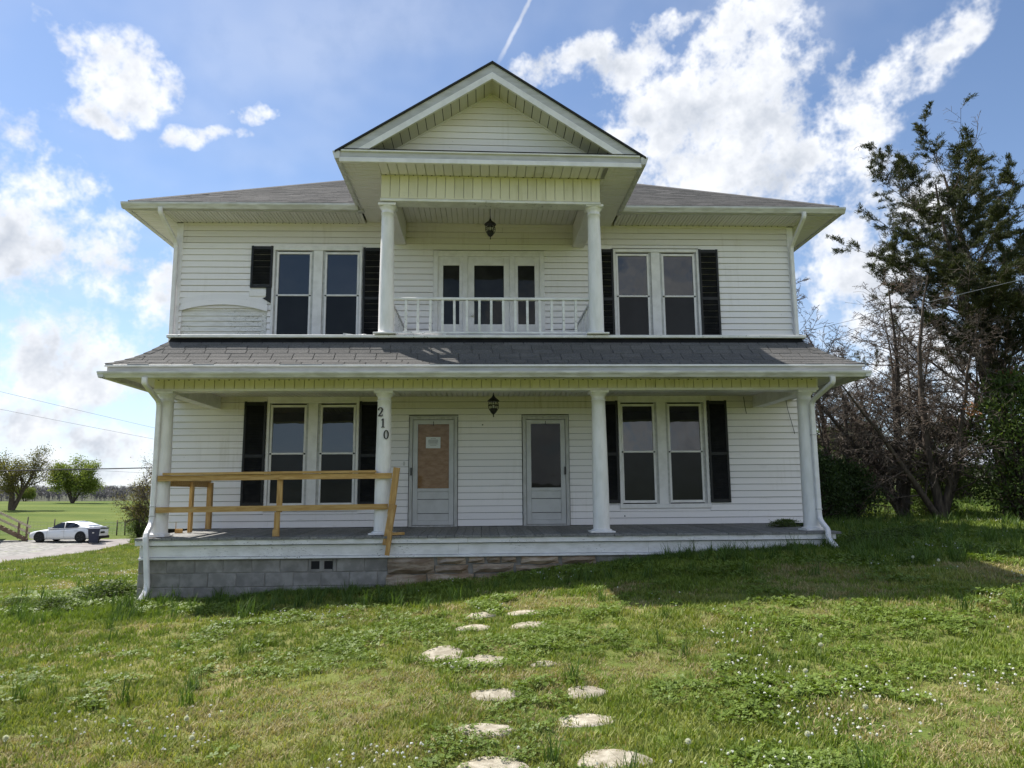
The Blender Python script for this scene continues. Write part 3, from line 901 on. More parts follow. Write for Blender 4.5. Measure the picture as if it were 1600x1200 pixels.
# house number, three iron digits stepping down the second column
def stroke(pts, ws):
    mb = MB()
    L, Rr = [], []
    n = len(pts)
    for i, p in enumerate(pts):
        a = Vector(pts[max(0, i - 1)]); b = Vector(pts[min(n - 1, i + 1)])
        d = (b - a).normalized(); q = Vector((-d.y, d.x))
        L.append(Vector(p) + q * ws[i] / 2); Rr.append(Vector(p) - q * ws[i] / 2)
    for i in range(n - 1):
        mb.prism([L[i], L[i + 1], Rr[i + 1], Rr[i]], 'y', -0.014, 0.0)
    return mb
def digit_mesh(ch):
    h, w = 0.150, 0.074
    if ch == '2':
        pts = [(-0.030, 0.105), (-0.034, 0.122), (-0.020, 0.142), (0.0, 0.148), (0.022, 0.140), (0.032, 0.118), (0.026, 0.092), (0.006, 0.062), (-0.016, 0.036), (-0.034, 0.012)]
        mb = stroke(pts, [0.020, 0.018, 0.014, 0.013, 0.018, 0.024, 0.022, 0.017, 0.014, 0.012])
        q = stroke([(-0.036, 0.010), (0.0, 0.012), (0.030, 0.010), (0.036, 0.034)], [0.018, 0.022, 0.018, 0.010])
    elif ch == '1':
        mb = stroke([(0.0, 0.148), (0.0, 0.006)], [0.023, 0.023])
        q = stroke([(-0.028, 0.005), (0.028, 0.005)], [0.011, 0.011])
        q2 = stroke([(-0.026, 0.118), (-0.004, 0.144)], [0.010, 0.014])
        q.add(q2.v, q2.f)
    else:
        pts = [(0.033 * math.sin(t), 0.075 + 0.070 * math.cos(t)) for t in [2 * math.pi * i / 24 for i in range(25)]]
        mb = stroke(pts, [0.011 + 0.012 * abs(math.sin(2 * math.pi * i / 24)) for i in range(25)])
        q = None
    if q: mb.add(q.v, q.f)
    return mb
for ch, dx, z in (('2', -0.045, 1.895), ('1', 0.0, 1.712), ('0', 0.052, 1.520)):
    digit_mesh(ch).build('house_number_digit', MT['iron'], cols[1], loc=(dx, -math.sqrt(0.126 ** 2 - dx * dx) - 0.004, z), rot=(0, 0, dx * 4))

# ---- lower entablature: beam, frieze strips, ceiling
lb = MB()
lb.box(-5.56, 5.56, -2.235, -2.02, 2.345, 2.60)
lb.cbox(-5.56, 5.56, -2.262, -2.00, 2.328, 2.368, 0.006)
beam = lb.build('porch_beam', MT['trim'], H)
def strip_mesh(w, h, groove=True, mat='frieze'):
    mb = MB()
    g = 0.006
    mb.prism([(0.003, 0.012), (0.004, -0.004), (g + 0.002, -0.012), (w - g - 0.002, -0.012), (w - 0.004, -0.002), (w - 0.003, 0.012)], 'z', 0.0, h)
    return mb.mesh('frieze_strip', [MT[mat]])
fs_ = strip_mesh(0.163, 0.19)
x = -5.555
while x < 5.40:
    link('frieze_strip', fs_, None, beam, loc=(x, -2.245, 2.369), rot=(0, rng.uniform(-1, 1) * 0.003, 0)); x += 0.163
for sx in (-1, 1):
    a, b = sorted((sx * 5.45, sx * 5.25))
    MB().cbox(a, b, -2.02, 0.0, 2.285, 2.52, 0.004).build('side_beam', MT['trim'], H)
    a, b = sorted((sx * 5.56, sx * 5.46))
    MB().box(a, b, -2.02, 0.0, 2.37, 2.60).build('side_frieze', MT['frieze'], H)
def boards_along_y(name, x0, x1, y0, y1, z, mat, parent, w=0.1, depth=0.006):
    mb = MB()
    x = x0
    while x < x1 - 0.01:
        e = min(x + w, x1)
        mb.prism([(x + 0.003, z + 0.018), (x + 0.008, z), (e - 0.008, z), (e - 0.003, z + 0.018)], 'y', y0, y1)
        x += w
    return tag(mb.build(name, MT[mat], parent), kind='stuff')
ceil = MB().box(-5.5, 5.5, -2.05, 0.02, 2.545, 2.60).build('porch_ceiling', MT['soffit'], H)
boards_along_y('ceiling_boards', -5.25, 5.25, -2.02, 0.0, 2.52, 'soffit', ceil, 0.10)

# ---- porch roof: flat deck edged with a ledge, then a flared shingle skirt with hips
PROF = [(0.0, 3.148), (0.05, 3.108), (0.12, 3.028), (0.225, 2.932), (0.375, 2.812), (0.53, 2.722), (0.68, 2.655)]
cum = [0.0]
for (a, b), (c, d) in zip(PROF[:-1], PROF[1:]):
    cum.append(cum[-1] + math.hypot(c - a, d - b))
def prof_at(l):
    l = max(0, min(l, cum[-1]))
    for i in range(len(cum) - 1):
        if l <= cum[i + 1] + 1e-9:
            t = (l - cum[i]) / (cum[i + 1] - cum[i])
            return (PROF[i][0] + (PROF[i + 1][0] - PROF[i][0]) * t, PROF[i][1] + (PROF[i + 1][1] - PROF[i][1]) * t)
XL, YL = 5.37, -2.25
sk = MB()
for (s0, z0), (s1, z1) in zip(PROF[:-1], PROF[1:]):
    for sx in (-1, 1):
        sk.add([(sx * (XL + s0 * 0.97), YL - s0, z0 - 0.012), (sx * (XL + s1 * 0.97), YL - s1, z1 - 0.012), (sx * (XL + s1 * 0.97), 0.0, z1 - 0.012), (sx * (XL + s0 * 0.97), 0.0, z0 - 0.012)],
               [(0, 1, 2, 3) if sx < 0 else (3, 2, 1, 0)])
    sk.add([(-(XL + s0 * 0.97), YL - s0, z0 - 0.012), (XL + s0 * 0.97, YL - s0, z0 - 0.012), (XL + s1 * 0.97, YL - s1, z1 - 0.012), (-(XL + s1 * 0.97), YL - s1, z1 - 0.012)], [(3, 2, 1, 0)])
proof = sk.build('porch_roof', MT['shingle'], H)
NCR = 7
exl = cum[-1] / (NCR - 0.35)
for c in range(NCR):
    l1 = cum[-1] - c * exl + 0.012
    l0 = max(0.0, l1 - exl * 1.08)
    if l1 <= 0.05: break
    (s0, z0), (s1, z1) = prof_at(l0), prof_at(l1)
    lim1 = XL + s1 * 0.97; lim0 = XL + s0 * 0.97
    tw = 0.335
    x = -lim1 - ((c % 2) * 0.5 + 0.13 * c % 0.3) * tw
    while x < lim1:
        a1, b1 = max(x + 0.006, -lim1), min(x + tw - 0.006, lim1)
        a0, b0 = max(x + 0.006, -lim0), min(x + tw - 0.006, lim0)
        if b1 - a1 > 0.02:
            if b0 < a0: a0 = b0 = max(-lim0, min(lim0, (a1 + b1) / 2))
            th = 0.007
            dr = rng.uniform(-0.004, 0.004)
            vs = [(a0, YL - s0, z0 + 0.001), (b0, YL - s0, z0 + 0.001), (b1, YL - s1 - dr, z1 + th), (a1, YL - s1 - dr, z1 + th),
                  (b1, YL - s1 - dr, z1 - 0.003), (a1, YL - s1 - dr, z1 - 0.003), (a0, YL - s0, z0 - 0.008), (b0, YL - s0, z0 - 0.008)]
            MB().add(vs, [(3, 2, 1, 0), (5, 4, 2, 3), (6, 5, 3, 0), (1, 2, 4, 7)]).build('shingle', MT['shingle'], proof)
        x += tw
for sx in (-1, 1):                                     # hip caps
    n = 7
    for i in range(n):
        l0, l1 = cum[-1] * i / n, cum[-1] * (i + 1.12) / n
        (s0, z0), (s1, z1) = prof_at(l0), prof_at(l1)
        P0 = Vector((sx * (XL + s0 * 0.97), YL - s0, z0 + 0.010)); P1 = Vector((sx * (XL + s1 * 0.97), YL - s1, z1 + 0.020))
        wv = 0.115
        vs = [P0, P1, P1 + Vector((-sx * wv, 0, -0.008)), P0 + Vector((-sx * wv, 0, -0.006)), P1 + Vector((0, wv, -0.008)), P0 + Vector((0, wv, -0.006))]
        vs += [v - Vector((0, 0, 0.010)) for v in vs]
        fs = [(0, 1, 2, 3), (0, 5, 4, 1), (1, 7, 8, 2), (4, 10, 7, 1), (2, 8, 9, 3)]
        if sx > 0: fs = [tuple(reversed(f)) for f in fs]
        MB().add(vs, fs).build('hip_shingle', MT['shingle'], proof)
# dark flashing band, white ledge, flat membrane
fl = MB()
fl.add([(-XL - 0.01, YL - 0.012, 3.128), (XL + 0.01, YL - 0.012, 3.128), (XL - 0.03, YL + 0.035, 3.235), (-XL + 0.03, YL + 0.035, 3.235)], [(0, 1, 2, 3)])
for sx in (-1, 1):
    fl.add([(sx * (XL + 0.012), YL - 0.012, 3.128), (sx * (XL + 0.012), 0, 3.128), (sx * (XL - 0.03), 0, 3.235), (sx * (XL - 0.03), YL + 0.035, 3.235)], [(0, 1, 2, 3) if sx > 0 else (3, 2, 1, 0)])
fl.build('flashing', MT['membrane'], proof)
MB().box(-XL + 0.04, XL - 0.04, YL + 0.05, 0.05, 3.12, 3.262).build('balcony_floor', MT['membrane'], H)
lg = MB()
for (a, b) in ((-5.40, -2.2), (-2.198, 1.2), (1.202, 3.6), (3.602, 5.40)):
    lg = MB().cbox(a, b, YL - 0.028, YL + 0.30, 3.225, 3.275 + rng.uniform(-0.002, 0.002), 0.006)
    lg.build('ledge', MT['paint'], proof)
for sx in (-1, 1):
    a, b = sorted((sx * 5.40, sx * 5.18))
    MB().box(a, b, YL + 0.302, 0.0, 3.225, 3.270).build('ledge', MT['paint'], proof)
# eave: fascia, soffit, gutter
def gutter_front(name, x0, x1, yb, z0, z1, parent, depth=0.115):
    mb = MB()
    h = z1 - z0
    sec = [(yb, z0), (yb - depth * 0.55, z0), (yb - depth * 0.72, z0 + h * 0.30), (yb - depth * 0.96, z0 + h * 0.62), (yb - depth, z0 + h * 0.80), (yb - depth, z1),
           (yb - depth + 0.016, z1), (yb - depth + 0.016, z1 - 0.016), (yb - depth + 0.008, z1 - 0.016), (yb - depth * 0.70, z0 + h * 0.33), (yb - depth * 0.5, z0 + 0.006), (yb - 0.004, z0 + 0.006), (yb - 0.004, z1), (yb, z1)]
    mb.prism(sec, 'x', x0, x1)
    # end caps
    for xx in (x0, x1):
        mb.add([(xx, yb, z0), (xx, yb - depth * 0.55, z0), (xx, yb - depth * 0.72, z0 + h * 0.30), (xx, yb - depth, z0 + h * 0.80), (xx, yb - depth, z1), (xx, yb, z1)], [(0, 1, 2, 3, 4, 5)])
    return mb.build(name, MT['aluminium'], parent)
ex = 6.0
MB().box(-ex, ex, -2.905, -2.875, 2.445, 2.648).build('fascia', MT['fascia_grey'], proof)
MB().cbox(-ex - 0.03, ex + 0.03, -2.938, -2.906, 2.618, 2.650, 0.004).build('drip_edge', MT['trim'], proof)
for sx in (-1, 1):
    a, b = sorted((sx * (ex + 0.0), sx * (ex - 0.03)))
    MB().box(a, b, -2.875, 0.0, 2.445, 2.648).build('fascia', MT['fascia_grey'], proof)
    a, b = sorted((sx * ex, sx * (ex + 0.105)))
    MB().prism([(a, 2.530), (a if sx > 0 else a + 0.03, 2.440), (b if sx < 0 else b - 0.03, 2.440), (b, 2.530)], 'y', -3.01, 0.0).build('gutter', MT['aluminium'], proof)
MB().box(-ex + 0.03, ex - 0.03, -2.875, -2.236, 2.515, 2.54).build('soffit', MT['soffit'], proof)
for sx in (-1, 1):
    a, b = sorted((sx * (ex - 0.03), sx * 5.56))
    MB().box(a, b, -2.236, 0.0, 2.515, 2.54).build('soffit', MT['soffit'], proof)
gutter_front('gutter', -ex - 0.09, ex + 0.07, -2.907, 2.440, 2.535, proof)

# ---- balcony railing
br = MB().cbox(-1.69, 1.69, -2.175, -2.105, 3.905, 3.952, 0.008)
rail = br.build('balcony_railing', MT['paint'], H)
MB().cbox(-1.69, 1.69, -2.165, -2.115, 3.318, 3.352, 0.004).build('bottom_rail', MT['paint'], rail)
balm = MB().cbox(-0.021, 0.021, -0.021, 0.021, 0, 0.556, 0.004).mesh('baluster', [MT['paint']])
for i in range(15):
    link('baluster', balm, None, rail, loc=(-1.467 + i * 0.2083 + rng.uniform(-0.006, 0.006), -2.14, 3.352), rot=(0, rng.uniform(-1, 1) * 0.008, 0))
for sx in (-1, 1):
    a, b = sorted((sx * 1.77, sx * 1.715))
    MB().box(a, b, -2.02, -0.03, 3.905, 3.950).build('top_rail', MT['paint'], rail)
    MB().box(a, b, -2.02, -0.03, 3.318, 3.352).build('bottom_rail', MT['paint'], rail)
    for i in range(10):
        link('baluster', balm, None, rail, loc=((a + b) / 2, -1.85 + i * 0.19, 3.352))
for xx in (-0.8, 0.85):
    MB().box(xx - 0.02, xx + 0.02, -2.16, -2.12, 3.27, 3.319).build('rail_foot', MT['paint'], rail)

# ---- main hip roof
ER, EY, EZ, SL = 6.95, -0.72, 6.225, 0.575
YB = 9.72
run = (YB - EY) / 2
RZ = EZ + SL * run
RXh = ER - run
rf = MB()
P = [(-ER, EY, EZ), (ER, EY, EZ), (ER, YB, EZ), (-ER, YB, EZ), (-RXh, EY + run, RZ), (RXh, EY + run, RZ)]
rf.add(P, [(0, 1, 5, 4), (1, 2, 5), (2, 3, 4, 5), (3, 0, 4)])
rf.add([(p[0], p[1], p[2] - 0.03) for p in P[:4]], [(3, 2, 1, 0)])
roof = rf.build('main_roof', MT['shingle'], H)
# tabs of the visible front slope, joined: too small to pick apart
nrm = Vector((0, -SL, 1)).normalized()
def roof_tabs(name, seed):
    r = random.Random(seed)
    vs, fs = [], []
    e = 0.145
    cs = math.cos(math.atan(SL))
    nrow = int(run / cs / e)
    for c in range(nrow):
        l0, l1 = c * e, (c + 1.06) * e
        y0, z0 = EY - 0.01 + l0 * cs, EZ + l0 * cs * SL
        y1, z1 = EY - 0.01 + l1 * cs, EZ + l1 * cs * SL
        lim = ER - (y0 - EY)
        x = -lim + r.random() * 0.3
        while x < lim - 0.05:
            tw = 0.33
            b = min(x + tw - 0.006, lim)
            if not (abs((x + b) / 2) < 2.0 and c > 2 and False):
                k = len(vs)
                t = 0.006 + r.random() * 0.006
                x1a, x1b = max(x, -(ER - (y1 - EY))), min(b, ER - (y1 - EY))
                if x1b > x1a:
                    vs += [(x, y0, z0 + t), (b, y0, z0 + t), (x1b, y1, z1 + 0.001), (x1a, y1, z1 + 0.001), (x, y0, z0 - 0.004), (b, y0, z0 - 0.004)]
                    fs += [(k, k + 1, k + 2, k + 3), (k + 4, k + 5, k + 1, k)]
            x += tw
    return MB().add(vs, fs)
tag(roof_tabs('x', 3).build('roof_shingles', MT['shingle'], roof), kind='stuff')
for sx in (-1, 1):                                      # hip ridges
    a = Vector((sx * ER, EY, EZ + 0.012)); b = Vector((sx * RXh, EY + run, RZ + 0.012))
    MB().sweep([a, b], [(-0.10, -0.035), (0.0, 0.014), (0.10, -0.035), (0.0, -0.01)]).build('hip_ridge', MT['shingle'], roof)
# fascia, soffit boards and gutters of the main eaves
SOF = 6.075
GX = 2.52                                                # gable half width at the fascia
for sx in (-1, 1):
    a, b = sorted((sx * (ER - 0.01), sx * (GX + 0.02)))
    MB().box(a, b, EY + 0.01, EY + 0.04, SOF - 0.02, EZ - 0.012).build('fascia', MT['fascia_grey'], roof)
    a2, b2 = sorted((sx * (ER - 0.01), sx * (ER - 0.04)))
    MB().box(a2, b2, EY + 0.041, YB, SOF - 0.02, EZ - 0.03).build('fascia', MT['fascia_grey'], roof)
    gutter_front('gutter', a - (0.1 if sx < 0 else -0.02), b + (0.1 if sx > 0 else -0.02), EY + 0.008, SOF - 0.005, SOF + 0.105, roof, 0.12)
    a3, b3 = sorted((sx * (ER - 0.01), sx * (ER + 0.10)))
    MB().prism([(a3, SOF + 0.105), (a3 if sx > 0 else a3 + 0.03, SOF - 0.005), (b3 if sx < 0 else b3 - 0.03, SOF - 0.005), (b3, SOF + 0.105)], 'y', EY, YB).build('gutter', MT['aluminium'], roof)
sofm = MB().prism([(0.004, 0.018), (0.010, 0.0), (0.056, 0.0), (0.060, 0.012), (0.066, 0.012), (0.070, 0.0), (0.117, 0.0), (0.121, 0.018)], 'y', EY + 0.04, -0.02).mesh('soffit_board', [MT['soffit']])
for sx in (-1, 1):
    x = -W - 0.06 if sx < 0 else GX + 0.02
    xe = -GX - 0.02 if sx < 0 else W + 0.06
    while x < xe - 0.05:
        link('soffit_board', sofm, None, roof, loc=(x, 0, SOF)); x += 0.127
    # side overhang: boards run across, joined
    mb = MB()
    y = EY + 0.04
    a, b = sorted((sx * (ER - 0.04), sx * (W + 0.062)))
    while y < YB - 0.1:
        mb.prism([(y + 0.003, SOF + 0.02), (y + 0.008, SOF), (y + 0.118, SOF), (y + 0.123, SOF + 0.02)], 'x', a, b)
        y += 0.127
    tag(mb.build('side_soffit_boards', MT['soffit'], roof), kind='stuff')
MB().box(-W + 0.1, W - 0.1, -0.028, 0.0, SOF - 0.055, SOF - 0.003).build('soffit_trim', MT['siding_yellowed_shade'], roof)

# ---- gable over the balcony
GF = -2.83                                               # front fascia plane
GY = -2.30                                               # recessed triangle and frieze plane
AP, GS = 7.915, 0.645                                    # apex height and slope
gb = MB()
th = 0.035
for sx in (-1, 1):
    xe = sx * 2.60
    ze = AP - GS * 2.60
    v = [(0, GF - 0.035, AP), (xe, GF - 0.035, ze), (xe, 2.6, ze), (0, 2.6, AP)]
    lo = [(p[0], p[1], p[2] - th) for p in v]
    gb.add(v + lo, [(0, 1, 2, 3) if sx < 0 else (3, 2, 1, 0), (4, 7, 6, 5) if sx < 0 else (5, 6, 7, 4), (0, 4, 5, 1), (1, 5, 6, 2)], 0)
gable = gb.build('gable_roof', MT['shingle_edge'], H)
def rake(w0, w1, y0, y1, mat):
    """two mitred boards under the roof edge, w0..w1 below the roof line measured upright"""
    for sx in (-1, 1):
        xe = 2.56
        top0, bot0 = AP - th - w0, AP - th - w1
        # cut off level where the boards meet the cornice
        zc = 6.272
        pts = [(0, top0), (sx * xe, top0 - GS * xe), (sx * xe, max(zc, bot0 - GS * xe))]
        xb = (bot0 - zc) / GS
        pts = [(0, top0), (sx * min(xe, (top0 - zc) / GS), max(zc, top0 - GS * xe)), (sx * min(xe, (top0 - zc) / GS), zc), (sx * xb, zc), (0, bot0)]
        MB().prism(pts if sx < 0 else list(reversed(pts)), 'y', y0, y1).build('rake_board', MT[mat], gable)
rake(0.0, 0.165, GF, GF + 0.03, 'fascia_grey')
rake(0.166, 0.285, GF - 0.022, GF + 0.03, 'trim')
# raked soffit panels
u = 0.0
zs0 = AP - th - 0.26
pw = 0.152
for sx in (-1, 1):
    x = 0.02
    x = 0.0
    while x < 2.2:
        x2 = x + pw * 0.93
        vs = [(sx * x, GF + 0.03, zs0 - GS * x), (sx * (x2 - 0.012), GF + 0.03, zs0 - GS * (x2 - 0.012)), (sx * (x2 - 0.012), GY + 0.02, zs0 - GS * (x2 - 0.012)), (sx * x, GY + 0.02, zs0 - GS * x)]
        vs2 = [(p[0], p[1], p[2] + 0.02) for p in vs]
        fs = [(0, 1, 2, 3), (0, 4, 5, 1), (3, 2, 6, 7), (1, 5, 6, 2), (0, 3, 7, 4)]
        MB().add(vs + vs2, fs).build('rake_soffit_panel', MT['gable_panel'], gable)
        x = x2
    v = [(0, GF + 0.03, zs0 + 0.012), (sx * 2.3, GF + 0.03, zs0 + 0.012 - GS * 2.3), (sx * 2.3, GY + 0.03, zs0 + 0.012 - GS * 2.3), (0, GY + 0.03, zs0 + 0.012)]
    MB().add(v, [(0, 1, 2, 3)]).build('rake_soffit_backing', MT['shingle_edge'], gable)
    # J-trim where the soffit meets the triangle
    a = Vector((0, GY - 0.012, zs0 - 0.012)); b = Vector((sx * 2.2, GY - 0.012, zs0 - 0.012 - GS * 2.2))
    MB().sweep([a, b], rect(0.03, 0.03)).build('j_trim', MT['soffit'], gable)
# triangle wall of lap siding
tri = MB().prism([(-2.1, zs0 - GS * 2.1), (2.1, zs0 - GS * 2.1), (0, zs0)], 'y', GY + 0.02, GY + 0.06).build('gable_wall', MT['siding_yellowed_shade'], gable)
z = 6.30
e = 0.118
while z < zs0 - 0.06:
    def hx(zz): return max(0.0, (zs0 - 0.014 - zz) / GS)
    a0, a1 = hx(z), hx(min(z + e, zs0 - 0.014))
    vs = [(-a0, GY - 0.018, z + 0.004), (a0, GY - 0.018, z + 0.004), (a1, GY - 0.003, z + e), (-a1, GY - 0.003, z + e), (-a0, GY + 0.02, z), (a0, GY + 0.02, z)]
    MB().add(vs, [(0, 1, 2, 3), (4, 5, 1, 0)]).build('siding_board', MT['siding_yellowed_shade'] if z > 6.95 else MT['siding'], tri)
    z += e
# level cornice in front of the triangle
cb = MB()
cb.box(-GX, GX, GF + 0.012, GF + 0.04, 6.12, 6.262)
corn = cb.build('cornice', MT['fascia_grey'], gable)
MB().cbox(-GX - 0.004, GX + 0.004, GF - 0.012, GF + 0.04, SOF - 0.022, 6.135, 0.006).build('cornice_trim', MT['trim'], corn)
MB().cbox(-GX + 0.02, GX - 0.02, GF - 0.022, GF + 0.012, 6.236, 6.266, 0.006).build('cornice_cap', MT['trim'], corn)
MB().add([(-GX, GF - 0.03, 6.268), (GX, GF - 0.03, 6.268), (GX - 0.3, GY + 0.02, 6.42), (-GX + 0.3, GY + 0.02, 6.42), (-GX, GF - 0.03, 6.278), (GX, GF - 0.03, 6.278), (GX - 0.3, GY + 0.02, 6.43), (-GX + 0.3, GY + 0.02, 6.43)],
         [(4, 5, 6, 7), (0, 1, 5, 4)]).build('cornice_flashing', MT['shingle_edge'], corn)
for sx in (-1, 1):
    a, b = sorted((sx * GX, sx * (GX - 0.03)))
    MB().box(a, b, GF + 0.04, EY + 0.01, SOF - 0.02, 6.25).build('fascia', MT['fascia_grey'], gable)
    a, b = sorted((sx * GX, sx * (GX + 0.115)))
    MB().prism([(a, 6.235), (a if sx > 0 else a + 0.035, 6.105), (b if sx < 0 else b - 0.035, 6.105), (b, 6.21), (b, 6.235)] if sx > 0 else
               [(a, 6.235), (a, 6.21), (a + 0.035, 6.105), (b, 6.105), (b, 6.235)], 'y', GF - 0.02, EY + 0.0).build('gutter', MT['aluminium'], gable)
    a, b = sorted((sx * (GX - 0.03), sx * 1.90))
    mb = MB(); y = GF + 0.04
    while y < -0.1:
        mb.prism([(y + 0.003, SOF + 0.02), (y + 0.008, SOF), (y + 0.099, SOF), (y + 0.104, SOF + 0.02)], 'x', a, b); y += 0.107
    tag(mb.build('gable_side_soffit', MT['soffit'], gable), kind='stuff')
sfm = MB().prism([(0.003, 0.018), (0.008, 0.0), (0.148, 0.0), (0.153, 0.018)], 'y', GF + 0.04, GY - 0.01).mesh('soffit_board', [MT['soffit']])
x = -1.90
while x < 1.85:
    link('soffit_board', sfm, None, gable, loc=(x, 0, SOF)); x += 0.1555
MB().box(-GX + 0.03, GX - 0.03, GF + 0.04, -0.05, SOF + 0.022, SOF + 0.03).build('soffit_backing', MT['gable_panel'], gable)
for sx in (-1, 1):
    a, b = sorted((sx * (W + 0.06), sx * (GX + 0.02)))
    MB().box(a, b, EY + 0.04, -0.02, SOF + 0.021, SOF + 0.03).build('soffit_backing', MT['gable_panel'], roof)
    a, b = sorted((sx * (GX + 0.06), sx * (GX - 0.06)))
    MB().box(a, b, EY - 0.02, EY + 0.10, SOF - 0.022, EZ - 0.02).build('corner_block', MT['fascia_grey'], roof)
# frieze and beams that carry the gable
ub = MB().box(-1.90, 1.90, GY + 0.012, -2.06, 5.645, SOF + 0.02)
ubm = ub.build('balcony_beam', MT['trim'], gable)
MB().cbox(-1.91, 1.91, GY - 0.014, -2.04, 5.602, 5.650, 0.006).build('beam_trim', MT['paint'], gable)
fsu = strip_mesh(0.1585, 0.42)
x = -1.90
while x < 1.82:
    link('frieze_strip', fsu, None, ubm, loc=(x, GY + 0.002, 5.652), rot=(0, rng.uniform(-1, 1) * 0.002, 0)); x += 0.1585
for zz in (5.654, 6.050):
    MB().box(-1.90, 1.90, GY - 0.014, GY - 0.004, zz, zz + 0.018).build('frieze_trim', MT['frieze'], ubm)
for sx in (-1, 1):
    a, b = sorted((sx * 1.93, sx * 1.70))
    MB().cbox(a, b, -2.06, 0.0, 5.612, 6.07, 0.004).build('side_beam', MT['soffit'], gable)
uc = MB().box(-1.7, 1.7, -2.06, 0.02, 6.115, 6.15).build('balcony_ceiling', MT['soffit'], gable)
boards_along_y('ceiling_boards', -1.70, 1.70, -2.06, 0.0, 6.085, 'soffit', uc, 0.105)

# ---- downspouts
def spout(path, parent=H, w=0.078, d=0.062, name='downspout'):
    # round the bends with short chords
    pts = []
    P = [Vector(p) for p in path]
    for i, p in enumerate(P):
        if 0 < i < len(P) - 1:
            a = (P[i - 1] - p); b = (P[i + 1] - p)
            r = min(0.10, a.length * 0.45, b.length * 0.45)
            p0, p1 = p + a.normalized() * r, p + b.normalized() * r
            for t in (0, 0.33, 0.67, 1):
                pts.append(p0 * (1 - t) ** 2 + p * 2 * t * (1 - t) + p1 * t * t)
        else:
            pts.append(p)
    return MB().sweep(pts, rect(w, d, 0.012), upv=(0, 1, 0.001)).build(name, MT['trim'], parent)
spout([(-6.30, -0.80, 6.08), (-6.30, -0.80, 5.98), (-6.262, -0.085, 5.62), (-6.262, -0.085, 3.28)])
spout([(6.20, -0.80, 6.08), (6.20, -0.80, 5.98), (6.215, -0.085, 5.62), (6.215, -0.085, 3.28)])
l1 = spout([(-5.38, -2.98, 2.44), (-5.38, -2.98, 2.35), (-5.43, -2.30, 2.14), (-5.43, -2.30, 0.20), (-5.40, -2.56, 0.02), (-5.32, -2.56, -0.80), (-5.36, -2.70, -0.95)])
l2 = spout([(5.46, -2.98, 2.44), (5.46, -2.98, 2.35), (5.40, -2.30, 2.12), (5.40, -2.30, 0.16), (5.40, -2.58, 0.0), (5.38, -2.60, -0.12), (5.42, -2.80, -0.27)])
for (sx, zz) in ((-5.43, 0.45), (-5.43, 0.30), (5.40, 1.55), (5.40, 0.32)):
    MB().box(sx - 0.046, sx + 0.046, -2.338, -2.26, zz, zz + 0.014).build('downspout_strap', MT['fascia_grey'], H)
# loose cable on the right part of the porch wall
MB().sweep([(5.92, -0.04, 2.45), (5.94, -0.05, 2.25), (6.0, -0.05, 2.0), (6.06, -0.04, 1.75)], circ(0.005, 5)).build('cable', MT['iron'], H)
MB().sweep([(5.06, -0.05, 2.50), (5.07, -0.07, 2.30), (5.10, -0.05, 2.16)], circ(0.006, 5)).build('cable', MT['iron'], H)
for (x_, z_) in ((-0.16, 1.96), (2.6, 0.17)):
    MB().lathe([(0.012, 0), (0.014, 0.01)], n=8).build('wall_fitting', MT['iron'], H, loc=(x_, -0.02, z_), rot=(R(90), 0, 0))
MB().cbox(-1.70, -1.675, -0.035, -0.01, 1.17, 1.25).build('doorbell', MT['fascia_grey'], H)

# the gable sags a little to its right
gable.rotation_euler = (0, R(0.65), 0)
gable.location = (-0.072, 0, 0)

# small vent holes where soffits meet frieze and wall
vh = MB()
x = -5.48
while x < 5.48:
    vh.box(x - 0.009, x + 0.009, -2.272, -2.255, 2.503, 2.516); x += 0.163
tag(vh.build('vent_holes', MT['dark'], proof), kind='stuff')
vh = MB()
for (a, b) in ((-6.1, -2.55), (2.55, 6.1)):
    x = a
    while x < b:
        vh.box(x - 0.008, x + 0.008, -0.040, -0.027, SOF - 0.010, SOF + 0.001); x += 0.127
tag(vh.build('vent_holes', MT['dark'], roof), kind='stuff')
vh = MB()
x = -1.82
while x < 1.85:
    vh.box(x - 0.009, x + 0.009, GY - 0.024, GY - 0.012, SOF - 0.010, SOF + 0.002); x += 0.1585
tag(vh.build('vent_holes', MT['dark'], gable), kind='stuff')

# ------------------------------------------------------------------ things on and around the porch
# temporary railing of yellow lumber
TR = empty('temporary_railing', (-3.45, -2.3, -0.04))
tag(TR, 'makeshift yellow lumber railing nailed across the left porch bay', 'railing')
def tr(name, mb, mat='lumber'):
    o = mb.build(name, MT[mat], TR)
    o.location = (3.5 * 0.986 - 0.0, 2.3, 0.062)
    o.scale = (0.986, 1, 1)
    return o
tr('rail', MB().add([(-5.45, -2.325, 0.835), (-3.49, -2.325, 0.848), (-3.49, -2.287, 0.848), (-5.45, -2.287, 0.835), (-5.45, -2.325, 0.924), (-3.49, -2.325, 0.937), (-3.49, -2.287, 0.937), (-5.45, -2.287, 0.924)],
                    [(0, 3, 2, 1), (4, 5, 6, 7), (0, 1, 5, 4), (1, 2, 6, 5), (2, 3, 7, 6), (3, 0, 4, 7)]))
tr('rail', MB().add([(-3.488, -2.325, 0.850), (-1.66, -2.325, 0.856), (-1.66, -2.287, 0.856), (-3.488, -2.287, 0.850), (-3.488, -2.325, 0.937), (-1.66, -2.325, 0.945), (-1.66, -2.287, 0.945), (-3.488, -2.287, 0.937)],
                    [(0, 3, 2, 1), (4, 5, 6, 7), (0, 1, 5, 4), (1, 2, 6, 5), (2, 3, 7, 6), (3, 0, 4, 7)]))
